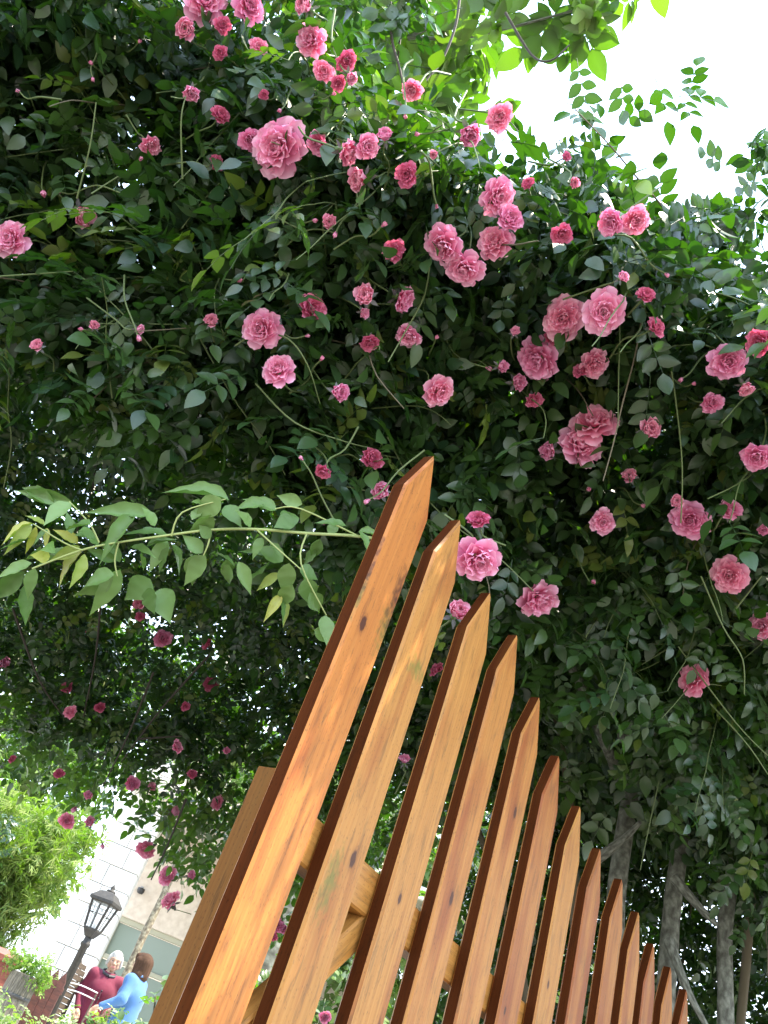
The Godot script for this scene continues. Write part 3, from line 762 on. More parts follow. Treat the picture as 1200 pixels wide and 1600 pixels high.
func _rose() -> void:
	for i in 3:
		hearts.append(rose_heart(100 + i, 1.0))
		halfs.append(rose_heart(200 + i, 0.55))
		buds.append(bud_mesh(300 + i))
	for i in 4:
		outers.append(one_petal(400 + i, 74.0 + 5.0 * i, 22.0))
	calyx = calyx_mesh(false)
	bud_calyx = calyx_mesh(true)
	LEAVES = [leaf_mesh(2, 1), leaf_mesh(2, 2), leaf_mesh(3, 3), leaf_mesh(2, 4, 0.5), leaf_mesh(3, 5)]
	var rose := thing("climbing_rose", "climbing rose with double pink flowers spilling over the arbour above the picket fence", "rose bush", Vector3(1.6, 0, -3.3))
	var off := rose.position
	# flowers
	var faces := []
	for i in BLOOMS.size():
		var b: Array = BLOOMS[i]
		var pos := v3(b)
		var face := ((Vector3(0, 0.8, 0) - pos).normalized() * 0.9 + rv(0.6) + Vector3(0, 0.06, 0.05)).normalized()
		if b[4] == 2:
			face = ((Vector3(0.1, -0.2, 0.4)) + rv(0.8)).normalized()
		faces.append(face)
		add_bloom(rose, pos - off, b[3], int(b[4]), face, i, i < BLOOMS_FRONT and b[3] > 0.026 and int(b[4]) == 0)
	# canes
	for c in CANES:
		part("cane", tube(smooth_path(pts(c).map(func(p): return p - off), 5), 0.0022, 0.0012, 5), M.cane, rose)
	for c in DARK_CANES:
		part("cane", tube(smooth_path(pts(c).map(func(p): return p - off), 5), 0.0042, 0.0022, 5), M.twig, rose)
	for c in TWIGS:
		part("twig", tube(smooth_path(pts(c).map(func(p): return p - off), 4), 0.006, 0.003, 5), M.twig, rose)
	for i in 55:
		var q := curtain_point(rng.randf_range(0.1, 0.95), rng.randf_range(0.05, 0.9))
		var p: Vector3 = q[0] - q[1] * rng.randf_range(0.02, 0.25)
		var d := (rv() + Vector3(0, -0.2, 0.1)).normalized()
		var path := []
		for k in 5:
			path.append(p - off)
			p += d * rng.randf_range(0.07, 0.13)
			d = (d + rv(0.28) + Vector3(0, -0.1, 0)).normalized()
		part("cane", tube(smooth_path(path, 3), 0.0024, 0.0013, 4), M.cane if i % 3 else M.cane_old, rose)
	# old thick stems carried up by the trees and over the roof
	for s in [[Vector3(1.5, 0, -3.2), Vector3(1.4, 1.2, -3.3), Vector3(1.0, 2.3, -3.0), Vector3(0.2, 2.85, -2.4), Vector3(-0.8, 2.8, -2.2), Vector3(-2.0, 2.7, -2.6)], [Vector3(1.9, 0, -3.4), Vector3(2.0, 1.4, -3.3), Vector3(1.6, 2.4, -2.6), Vector3(0.9, 2.75, -1.7), Vector3(0.1, 2.8, -1.5)], [Vector3(1.7, 0, -3.6), Vector3(1.3, 1.6, -3.8), Vector3(0.4, 2.6, -3.8), Vector3(-0.8, 2.9, -3.6), Vector3(-2.2, 2.6, -3.9)]]:
		part("stem", tube(smooth_path(s.map(func(p): return p - off), 6), 0.022, 0.008, 7, 0.06), M.cane_old, rose)
	# leafy shoots that arch out of the mass: each leaf a part
	var ragged := FastNoiseLite.new()
	ragged.frequency = 3.0
	ragged.seed = 8
	var singles := 0
	while singles < 300:
		var u := rng.randf_range(0.17, 0.93)
		var v := rng.randf_range(0.03, 0.97)
		var q := curtain_point(u, v)
		if rng.randf() > q[2] / 0.055:
			continue
		var n: Vector3 = q[1]
		var p: Vector3 = q[0] - n * 0.06
		var d := (n * 0.75 + rv(0.7) + Vector3(0, 0.1, 0)).normalized()
		var path := [p]
		var side := 1.0
		var steps := rng.randi_range(5, 9)
		var tone: int = rng.randi() % M.leaf_tones.size()
		for k in steps:
			p += d * rng.randf_range(0.032, 0.05)
			d = (d + Vector3(0, -0.14, 0) - n * 0.06 + rv(0.16)).normalized()
			path.append(p)
			if k < 1 or singles >= 300 or not _clear(p, faces):
				continue
			side = -side
			var across := d.cross(Vector3.UP + n * 0.4).normalized() * side
			var ld := (d * 0.55 + across * 0.8 + Vector3(0, -0.15, 0) + rv(0.25)).normalized()
			var ln := (Vector3.UP * 0.7 + n * 0.6 + rv(0.4)).normalized()
			part("leaf", LEAVES[rng.randi() % LEAVES.size()], M.leaf_tones[tone if rng.randf() < 0.7 else rng.randi() % M.leaf_tones.size()], rose, Transform3D(aim(ld, ln, Vector3.ONE * rng.randf_range(0.62, 1.0)), p - off))
			singles += 1
		part("cane", tube(smooth_path(path.map(func(x): return x - off), 2), 0.0022, 0.001, 4), M.cane, rose)
	# all other leaves of the front, in clumps with dark hollows between
	var xfs := [[], [], [], [], []]
	var cols := [PackedColorArray(), PackedColorArray(), PackedColorArray(), PackedColorArray(), PackedColorArray()]
	var tries := 0
	var made := 0
	while made < 13500 and tries < 110000:
		tries += 1
		var u := rng.randf()
		var v := rng.randf()
		var q := curtain_point(u, v)
		if rng.randf() > q[2] / 0.055:
			continue
		var edge := ragged.get_noise_2d(u * 9.0, v * 4.0)
		if v > 0.86 + edge * 0.25 and rng.randf() < 0.75:
			continue
		if v < 0.05 + edge * 0.08 and rng.randf() < 0.6:
			continue
		var deepness := rng.randf()
		var hollow := ragged.get_noise_2d(u * 4.5 + 70.0, v * 3.2 + 11.0)
		if hollow > 0.05 and deepness < 0.35 + hollow * 0.8 and rng.randf() < 0.88:
			continue
		var bulge := ragged.get_noise_2d(u * 14.0 + 30.0, v * 10.0) * 0.12
		var pos: Vector3 = q[0] + q[1] * (0.07 + bulge - pow(deepness, 0.75) * 0.55) + rv(0.03)
		if not _clear(pos, faces):
			continue
		var kind := rng.randi() % LEAVES.size()
		xfs[kind].append(leaf_xf(pos - off, q[1], rng.randf_range(0.66, 1.06)))
		cols[kind].append(green())
		made += 1
	# roof of the arbour: thick leaf layer overhead, thinner at its far edge
	var lumps := FastNoiseLite.new()
	lumps.frequency = 0.9
	lumps.seed = 21
	for i in 47000:
		var x := rng.randf_range(-4.6, 3.6)
		var z := rng.randf_range(-4.35, -0.85)
		var hole := lumps.get_noise_2d(x * 2.2 + 9.0, z * 2.2)
		if hole > 0.37 and rng.randf() < 0.85:
			continue
		var far := smoothstep(-3.0, -4.4, z)
		var y := 2.62 + 0.3 * lumps.get_noise_2d(x, z) + rng.randf_range(-0.22, 0.22) - far * (0.25 + 0.55 * rng.randf() * rng.randf()) * smoothstep(1.0, -0.6, x) * smoothstep(-4.8, -2.6, x + 1.2)
		if z > -1.15 - 0.25 * lumps.get_noise_2d(x * 3.0, 4.0) and y < 2.75:
			continue
		if z > -1.6:
			y += 0.08
		var kind := rng.randi() % LEAVES.size()
		xfs[kind].append(Transform3D(aim((Vector3.DOWN * 0.2 + rv(0.9)).normalized(), (Vector3.UP + rv(0.6)).normalized(), Vector3.ONE * rng.randf_range(0.75, 1.1)), Vector3(x, y, z) - off))
		cols[kind].append(green())
	# the far fringe hanging down to the courtyard side
	for i in 4600:
		var x := rng.randf_range(-2.6, 0.75)
		var z := rng.randf_range(-4.95, -4.2)
		var low := 1.74 + 0.10 * ragged.get_noise_2d(x * 0.7, 3.0) + 0.12 * smoothstep(-0.9, -2.4, x) - 0.20 * smoothstep(-0.5, -0.2, x)
		var y: float = low + pow(rng.randf(), 0.8) * 0.9
		if lumps.get_noise_3d(x * 3.0, y * 3.0, z * 3.0) > 0.02 + 0.3 * (y - low) and rng.randf() < 0.93:
			continue
		var kind := rng.randi() % LEAVES.size()
		xfs[kind].append(Transform3D(aim((Vector3.DOWN * 0.5 + rv(0.8)).normalized(), (Vector3.UP * 0.6 + rv(0.9)).normalized(), Vector3.ONE * rng.randf_range(0.8, 1.2)), Vector3(x, y, z) - off))
		cols[kind].append(green().lerp(Color(0.15, 0.24, 0.055), rng.randf_range(0.3, 1.0)))  # lighter green paints in the sun glow through the fringe leaves
	for k in LEAVES.size():
		scatter("foliage", LEAVES[k], M.leaf, rose, xfs[k], cols[k])

# ---------------------------------------------------------------- trees behind the fence and beyond
func crown(parent: Node3D, called: String, lumps: Array, per: int, meshes: Array, m: Material, s0: float, s1: float, tones: Array) -> void:
	var xfs := []
	var cols := []
	for k in meshes:
		xfs.append([])
		cols.append(PackedColorArray())
	for l in lumps:
		var c: Vector3 = l[0]
		var r: float = l[1]
		for i in int(per * r * r):
			var d := rv().normalized()
			var p: Vector3 = c + d * r * pow(rng.randf(), 0.4) * Vector3(1, 0.8, 1)
			p += rv(0.12 * r)
			var k := rng.randi() % meshes.size()
			xfs[k].append(Transform3D(aim((Vector3.DOWN * 0.3 + rv()).normalized(), (Vector3.UP * 0.8 + d * 0.4 + rv(0.6)).normalized(), Vector3.ONE * rng.randf_range(s0, s1)), p))
			cols[k].append(tones[rng.randi() % tones.size()].lerp(tones[rng.randi() % tones.size()], rng.randf()))
	for k in meshes.size():
		scatter(called, meshes[k], m, parent, xfs[k], cols[k])

func _trees() -> void:
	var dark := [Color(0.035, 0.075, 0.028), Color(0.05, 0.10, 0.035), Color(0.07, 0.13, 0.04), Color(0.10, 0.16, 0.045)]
	# three slim trunks that carry the arbour
	var spots := [[1.29, -2.9, 0.043, "mottled grey trunk just behind the far pickets, nearest to the fence tips"], [1.50, -2.9, 0.040, "pale grey-green trunk standing between two other trunks behind the fence"], [1.71, -2.9, 0.034, "slim whitish trunk at the edge of the leaves, farthest from the fence"]]
	for i in 3:
		var s: Array = spots[i]
		var t := thing("arbour_tree", s[3], "tree", Vector3(s[0], 0, s[1]), 0.0, "slim trees behind the picket fence")
		var p := []
		for k in 9:
			p.append(Vector3(rng.randf_range(-0.014, 0.014), k * 0.3, rng.randf_range(-0.014, 0.014)))
		part("trunk", tube(smooth_path(p, 4), s[2], s[2] * 0.7, 12, 0.04, 0.5), M.bark, t)
		var lp := t.position
		for j in LIMBS.size():
			if j % 3 == i:
				part("limb", tube(smooth_path(pts(LIMBS[j]).map(func(q): return q - lp), 5), 0.012 if j < 2 else 0.019, 0.02 if j < 2 else 0.007, 8, 0.06, 0.5), M.bark, t)
		var lumps := []
		for k in 9:
			lumps.append([Vector3(rng.randf_range(-0.9, 1.1), rng.randf_range(2.2, 2.7), rng.randf_range(-1.0, 0.7)), rng.randf_range(0.35, 0.5)])
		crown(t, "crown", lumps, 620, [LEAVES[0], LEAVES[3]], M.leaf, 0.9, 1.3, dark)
	# leafy hedge closing the view behind the trunks
	var hedge := thing("hedge", "dense dark green hedge in shade behind the slim trunks", "hedge", Vector3(2.6, 0, -4.1))
	var xfs := [[], []]
	var cols := [PackedColorArray(), PackedColorArray()]
	var gaps := FastNoiseLite.new()
	gaps.frequency = 1.0
	gaps.seed = 77
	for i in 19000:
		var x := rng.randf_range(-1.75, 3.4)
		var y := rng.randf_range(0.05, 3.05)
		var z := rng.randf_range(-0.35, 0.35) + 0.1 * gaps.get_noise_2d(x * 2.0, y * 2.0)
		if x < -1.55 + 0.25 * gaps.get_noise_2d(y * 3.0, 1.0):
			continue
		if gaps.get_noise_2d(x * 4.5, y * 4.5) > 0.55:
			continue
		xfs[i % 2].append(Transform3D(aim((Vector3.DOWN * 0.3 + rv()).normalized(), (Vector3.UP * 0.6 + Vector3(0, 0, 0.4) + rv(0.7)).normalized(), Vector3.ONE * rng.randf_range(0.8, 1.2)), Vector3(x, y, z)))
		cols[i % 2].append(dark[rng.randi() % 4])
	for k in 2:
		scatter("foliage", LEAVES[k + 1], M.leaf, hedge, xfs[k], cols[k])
	for k in 10:
		var x := -1.5 + k * 0.5 + rng.randf_range(-0.15, 0.15)
		var p := []
		for j in 6:
			p.append(Vector3(x + rng.randf_range(-0.1, 0.1), j * 0.45, rng.randf_range(-0.1, 0.1)))
		part("stem", tube(smooth_path(p, 3), 0.014, 0.006, 5), M.cane_old, hedge)
	# sunlit rose bush seen low between the first pickets
	var bush := thing("rose_bush", "bright sunlit rose bush seen through the gaps between the nearest pickets", "rose bush", Vector3(0.35, 0, -5.6))
	var bl := []
	for k in 9:
		bl.append([Vector3(rng.randf_range(-0.55, 0.6), rng.randf_range(0.45, 1.25), rng.randf_range(-0.3, 0.3)), rng.randf_range(0.28, 0.4)])
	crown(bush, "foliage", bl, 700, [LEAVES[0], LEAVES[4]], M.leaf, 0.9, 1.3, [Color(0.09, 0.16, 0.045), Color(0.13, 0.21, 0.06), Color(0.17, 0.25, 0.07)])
	for k in 5:
		part("stem", tube(smooth_path([Vector3(-0.2 + k * 0.1, 0, 0), Vector3(-0.3 + k * 0.16, 0.5, rng.randf_range(-0.1, 0.1)), Vector3(-0.5 + k * 0.24, 1.1, rng.randf_range(-0.2, 0.2))], 4), 0.012, 0.005, 5), M.cane_old, bush)
	for i in BUSH_BLOOMS.size():
		var b: Array = BUSH_BLOOMS[i]
		add_bloom(bush, v3(b) - bush.position, b[3], int(b[4]), (Vector3(-0.1, -0.1, 1.0) + rv(0.3)).normalized(), i, false)
	# big trees outside
	var lime := [Color(0.12, 0.19, 0.05), Color(0.17, 0.25, 0.07), Color(0.22, 0.29, 0.09), Color(0.09, 0.15, 0.05)]
	var big := [leaf_mesh(3, 61, 0.4, 0.16, 0.09), leaf_mesh(2, 62, 0.2, 0.17, 0.10)]
	for s in [["tall pale-leaved tree rising behind the roses against the sky", Vector3(0.3, 0, -6.3), [[Vector3(-1.3, 6.1, 3.8), 0.75], [Vector3(-1.6, 7.0, 3.4), 0.9], [Vector3(-0.9, 5.4, 3.3), 0.6], [Vector3(-0.4, 6.35, 4.2), 0.36], [Vector3(-0.35, 6.8, 4.35), 0.32], [Vector3(-0.2, 7.4, 0.8), 1.2], [Vector3(-1.8, 7.2, 1.3), 1.1], [Vector3(-0.8, 8.4, 0.0), 1.2]], 0.15, 7.0], ["leafy garden tree in full sun at the far end beside the white wall", Vector3(-6.0, 0, -21.0), [[Vector3(0, 4.6, 0), 2.2], [Vector3(1.6, 3.6, 0.6), 1.7], [Vector3(-1.8, 3.8, 0.4), 1.8], [Vector3(0.4, 6.4, -0.3), 1.9], [Vector3(1.5, 5.6, 0.2), 1.5]], 0.2, 5.0], ["broad green tree far behind the house, seen only through the leaves", Vector3(4.5, 0, -16.0), [[Vector3(0, 4.0, 0), 2.4], [Vector3(-2.4, 3.0, 0.4), 2.0], [Vector3(2.4, 3.4, 0.4), 2.0], [Vector3(0.4, 6.0, -0.3), 2.0], [Vector3(-2.6, 5.4, -0.3), 1.9]], 0.2, 4.0]]:
		var t := thing("broadleaf_tree", s[0], "tree", s[1])
		var h: float = s[4]
		part("trunk", tube(smooth_path([Vector3.ZERO, Vector3(0.08, h * 0.35, 0.05), Vector3(-0.1, h * 0.7, 0.1), Vector3(0, h, 0.1)], 5), s[3], s[3] * 0.35, 10, 0.05, 0.8), M.bark, t)
		for l in s[2]:
			var c: Vector3 = l[0]
			var from := Vector3(0, h * 0.55, 0.08)
			if l[1] < 0.95:
				from = s[2][5][0]
			if l[1] < 0.5:
				from = s[2][0][0]
			part("limb", tube(smooth_path([from, (c + from) * 0.5 + rv(0.25), c], 4), s[3] * 0.35 if l[1] > 0.95 else 0.014, 0.02 if l[1] > 0.95 else 0.007, 6), M.bark, t)
		crown(t, "crown", s[2], 170, big, M.far_leaf, 0.8, 1.2, lime)

# ---------------------------------------------------------------- the pale shoot in front of the dark arbour
func _vine() -> void:
	var t := thing("vine_shoot", "long pale green leafy shoot arching in front of the dark arbour", "vine", v3(VINE_STEM[0]))
	var off := t.position
	part("stem", tube(smooth_path(pts(VINE_STEM).map(func(p): return p - off), 6), 0.0033, 0.0016, 6), M.vine_stem, t)
	for r in VINE_RACHIS:
		part("leaf_stalk", tube(smooth_path(pts(r).map(func(p): return p - off), 4), 0.0019, 0.0012, 5), M.vine_stem, t)
	var shapes := []
	for i in 6:
		var st := begin()
		var keep := rng.state
		rng.seed = 900 + i
		add_leaflet(st, Vector3.ZERO, Vector3.UP, Vector3(0, 0, 1), 1.0, 1.0, 1.0, rng.randf_range(0.05, 0.4), rng.randf_range(0.2, 0.7), 1.3, 12, 0.09)
		rng.state = keep
		shapes.append(done(st))
	for i in VINE_LEAVES.size():
		var l: Array = VINE_LEAVES[i]
		var a := v3(l)
		var b := Vector3(l[3], l[4], l[5])
		var d := b - a
		var n := (Vector3(0.1, 0.15, 0.9) + rv(0.55)).normalized()
		var bs := aim(d, n)
		var w: float = l[6] * rng.randf_range(1.2, 1.5)
		if i % 2 == 0:
			var m2 := a + rv(0.02) + d * 0.3
			var e2 := aim(d.rotated(Vector3(0, 0, 1), rng.randf_range(-1.2, 1.2)), n + rv(0.8))
			part("leaf", shapes[(i + 2) % 6], M.vine_tones[i % 3], t, Transform3D(Basis(e2.x * w * 0.9, e2.y * d.length(), e2.z * d.length() * 0.6), m2 - off))
		var o := part("leaf", shapes[i % 6], M.vine_tones[(3 + i % 2) if int(l[7]) == 1 else i % 3], t, Transform3D(Basis(bs.x * w, bs.y * d.length() * 1.15, bs.z * d.length() * 0.6), a - off))

# ---------------------------------------------------------------- the sunny courtyard
func _courtyard() -> void:
	var T := 0.15
	# house
	var h := thing("house", "beige house with a wide grey-green window behind the two people", "house", Vector3(0.8, T, -17.0))
	var wall := mat(Color.WHITE, 0.9)
	wall.albedo_texture = noise_tex(0.01, [[0.0, lin(0.50, 0.41, 0.32)], [0.5, lin(0.58, 0.49, 0.39)], [1.0, lin(0.64, 0.55, 0.45)]], 512, 33)
	wall.uv1_triplanar = true
	var hx := h.position
	# wall pieces round the opening: opening x -2.45..0.6 (local), y 0.1..2.47
	var st := begin()
	add_block(st, Vector3(0.25, 6.5, 0.3), 0.01, Transform3D(Basis(), Vector3(-2.58, 3.25, -0.15)))
	add_block(st, Vector3(5.2, 4.03, 0.3), 0.01, Transform3D(Basis(), Vector3(0.147, 4.485, -0.15)))
	add_block(st, Vector3(2.2, 2.465, 0.3), 0.01, Transform3D(Basis(), Vector3(1.647, 1.2325, -0.15)))
	part("wall", done(st), wall, h)
	part("back_wall", block(Vector3(5.6, 6.4, 0.2), 0.01), wall, h, Transform3D(Basis(), Vector3(0, 3.2, -4.0)))
	part("eave", block(Vector3(6.6, 0.22, 2.6), 0.02), mat(lin(0.5, 0.45, 0.38), 0.85), h, Transform3D(Basis(), Vector3(0.3, 4.2, 1.15)))
	var frame := mat(lin(0.36, 0.34, 0.24), 0.6)
	var frost := mat(lin(0.20, 0.24, 0.19), 0.25)
	var dark := mat(lin(0.02, 0.03, 0.025), 0.06)
	dark.metallic_specular = 0.8
	var win := part("window", block(Vector3(3.1, 0.1, 0.12), 0.008), frame, h, Transform3D(Basis(), Vector3(-0.93, 2.43, -0.1)))
	for x in [-1.5, -0.02, 1.5]:
		part("mullion", block(Vector3(0.1, 2.32, 0.12), 0.008), frame, win, Transform3D(Basis(), Vector3(x, -1.21, 0)))
	part("mullion", block(Vector3(0.07, 2.32, 0.1), 0.008), frame, win, Transform3D(Basis(), Vector3(0.66, -1.21, 0)))
	for y in [-0.62, -2.33]:
		part("transom", block(Vector3(2.9, 0.07, 0.1), 0.008), frame, win, Transform3D(Basis(), Vector3(0, y, 0)))
	for x in [-0.76, 0.31, 1.07]:
		var ww := 1.38 if x < 0 else (0.58 if x < 0.5 else 0.74)
		part("pane", block(Vector3(ww, 0.52, 0.012), 0.002), frost if x < 0 else dark, win, Transform3D(Basis(), Vector3(x, -0.32, -0.01)))
		part("pane", block(Vector3(ww, 1.62, 0.012), 0.002), frost if x < 0 else dark, win, Transform3D(Basis(), Vector3(x, -1.48, -0.01)))
	# white stone pier in front of the house corner
	var pier := thing("stone_wall", "bright white stone block wall in full sun behind the lamp post", "wall", Vector3(-1.82, T, -15.3))
	var stone := []
	for k in 3:
		var m := mat(Color.WHITE, 0.9)
		m.albedo_texture = noise_tex(0.02, [[0.0, lin(0.60 + 0.04 * k, 0.57 + 0.04 * k, 0.52 + 0.04 * k)], [1.0, lin(0.76, 0.74, 0.70)]], 256, 40 + k)
		m.uv1_triplanar = true
		m.uv1_scale = Vector3(2, 2, 2)
		stone.append(m)
	part("core", block(Vector3(0.66, 6.4, 0.5), 0.01), mat(lin(0.55, 0.53, 0.49), 0.95), pier, Transform3D(Basis(), Vector3(0, 3.2, -0.05)))
	for r in 20:
		var y := 0.16 + r * 0.32
		var cut := rng.randf_range(-0.18, 0.18)
		for s in 2:
			var x0 := -0.36 if s == 0 else cut
			var x1 := cut if s == 0 else 0.36
			part("stone", block(Vector3(x1 - x0 - 0.012, 0.306, 0.12), 0.012), stone[(r * 2 + s + r / 3) % 3], pier, Transform3D(Basis(), Vector3((x0 + x1) / 2, y, 0.2 + rng.randf_range(-0.008, 0.008))))
		for s in [-1.0, 1.0]:
			part("stone", block(Vector3(0.06, 0.306, 0.42), 0.012), stone[(r + 1) % 3], pier, Transform3D(Basis(), Vector3(s * 0.335, y, -0.08)))
	var sc := thing("security_camera", "small dark security camera on the beige house wall", "camera", Vector3(-1.46, 3.1, -16.99))
	part("housing", lathe([Vector2(0, -0.07), Vector2(0.05, -0.06), Vector2(0.07, -0.02), Vector2(0.07, 0.03), Vector2(0, 0.035)], 14), mat(lin(0.03, 0.03, 0.03), 0.3), sc, Transform3D(Basis(), Vector3(0, 0, 0.10)))
	part("bracket", block(Vector3(0.05, 0.05, 0.1), 0.004), mat(lin(0.3, 0.3, 0.3), 0.5), sc, Transform3D(Basis(), Vector3(0, 0.04, 0.05)))
	_lamp(Vector3(-1.26, T, -11.0))
	# slim garden tree in front of the house
	var tr := thing("garden_tree", "slim bare-stemmed tree with mottled bark between the two people and the house", "tree", Vector3(-0.85, T, -13.5))
	var p := []
	for k in 9:
		p.append(Vector3(rng.randf_range(-0.015, 0.015), k * 0.5, rng.randf_range(-0.015, 0.015)))
	part("trunk", tube(smooth_path(p, 4), 0.062, 0.045, 12, 0.05, 0.4), M.bark_brown, tr)
	part("limb", tube(smooth_path([Vector3(0, 3.0, 0), Vector3(0.3, 3.5, 0.1), Vector3(0.5, 4.3, 0)], 4), 0.03, 0.015, 7, 0.04, 0.4), M.bark_brown, tr)
	crown(tr, "crown", [[Vector3(0, 4.7, 0), 0.8], [Vector3(0.6, 4.5, 0.2), 0.6], [Vector3(-0.6, 4.9, 0.1), 0.6]], 260, [LEAVES[2]], M.far_leaf, 1.2, 1.8, [Color(0.10, 0.17, 0.05), Color(0.16, 0.23, 0.06)])
	_planting(T)
	_chair(Vector3(-1.1, T, -11.75))

func _lamp(at: Vector3) -> void:
	var l := thing("lamp_post", "dark metal garden lamp post with a four-sided lantern in front of the white wall", "lamp", at, 0.45)
	var metal := mat(Color.WHITE, 0.7)
	metal.albedo_texture = noise_tex(0.03, [[0.0, lin(0.012, 0.010, 0.008)], [0.6, lin(0.028, 0.024, 0.018)], [1.0, lin(0.05, 0.044, 0.032)]], 256, 51)
	metal.uv1_triplanar = true
	metal.uv1_scale = Vector3(3, 3, 3)
	var glass := mat(Color(0.9, 0.95, 0.95, 0.12), 0.03)
	glass.transparency = BaseMaterial3D.TRANSPARENCY_ALPHA
	part("base", lathe([Vector2(0, 0), Vector2(0.13, 0), Vector2(0.13, 0.05), Vector2(0.09, 0.09), Vector2(0.07, 0.25), Vector2(0.05, 0.32), Vector2(0, 0.32)], 16), metal, l)
	part("post", lathe([Vector2(0, 0.3), Vector2(0.043, 0.3), Vector2(0.043, 1.40), Vector2(0.055, 1.41), Vector2(0.055, 1.44), Vector2(0.043, 1.45), Vector2(0.04, 1.50), Vector2(0, 1.5)], 14), metal, l)
	var st := begin()
	st.set_smooth_group(-1)
	add_lathe(st, [Vector2(0.0, 1.5), Vector2(0.06, 1.5), Vector2(0.115, 1.575), Vector2(0.115, 1.595), Vector2(0.0, 1.595)], 4)
	var lan := part("lantern", done(st), metal, l)
	for k in 4:
		var a := TAU * k / 4.0
		var a2 := TAU * (k + 1) / 4.0
		var lo := Vector3(cos(a), 0, sin(a)) * 0.108 + Vector3(0, 1.595, 0)
		var hi := Vector3(cos(a), 0, sin(a)) * 0.168 + Vector3(0, 1.87, 0)
		part("cage_bar", tube([lo, hi], 0.016, 0.016, 5), metal, lan)
		var lo2 := Vector3(cos(a2), 0, sin(a2)) * 0.108 + Vector3(0, 1.595, 0)
		var hi2 := Vector3(cos(a2), 0, sin(a2)) * 0.168 + Vector3(0, 1.87, 0)
		var gs := begin()
		gs.set_smooth_group(-1)
		for q in [lo, hi2, lo2, lo, hi, hi2]:
			gs.add_vertex(q * Vector3(0.97, 1, 0.97))
		part("pane", done(gs), glass, lan)
		part("glazing_bar", tube([(lo + lo2) / 2, (hi + hi2) / 2], 0.005, 0.005, 4), metal, lan)
		part("glazing_bar", tube([lo.lerp(hi, 0.55), lo2.lerp(hi2, 0.55)], 0.005, 0.005, 4), metal, lan)
	var rs := begin()
	rs.set_smooth_group(-1)
	add_lathe(rs, [Vector2(0.0, 1.862), Vector2(0.175, 1.862), Vector2(0.215, 1.875), Vector2(0.215, 1.905), Vector2(0.12, 1.985), Vector2(0.07, 2.0), Vector2(0.0, 2.0)], 4)
	part("lantern_roof", done(rs), metal, lan)
	part("finial", lathe([Vector2(0, 1.995), Vector2(0.055, 1.995), Vector2(0.055, 2.02), Vector2(0.02, 2.03), Vector2(0.028, 2.05), Vector2(0.012, 2.08), Vector2(0, 2.1)], 12), metal, lan)
	part("candle", lathe([Vector2(0, 1.6), Vector2(0.018, 1.6), Vector2(0.018, 1.7), Vector2(0.03, 1.73), Vector2(0.034, 1.77), Vector2(0.0, 1.82)], 10), mat(lin(0.75, 0.73, 0.68), 0.3), lan)

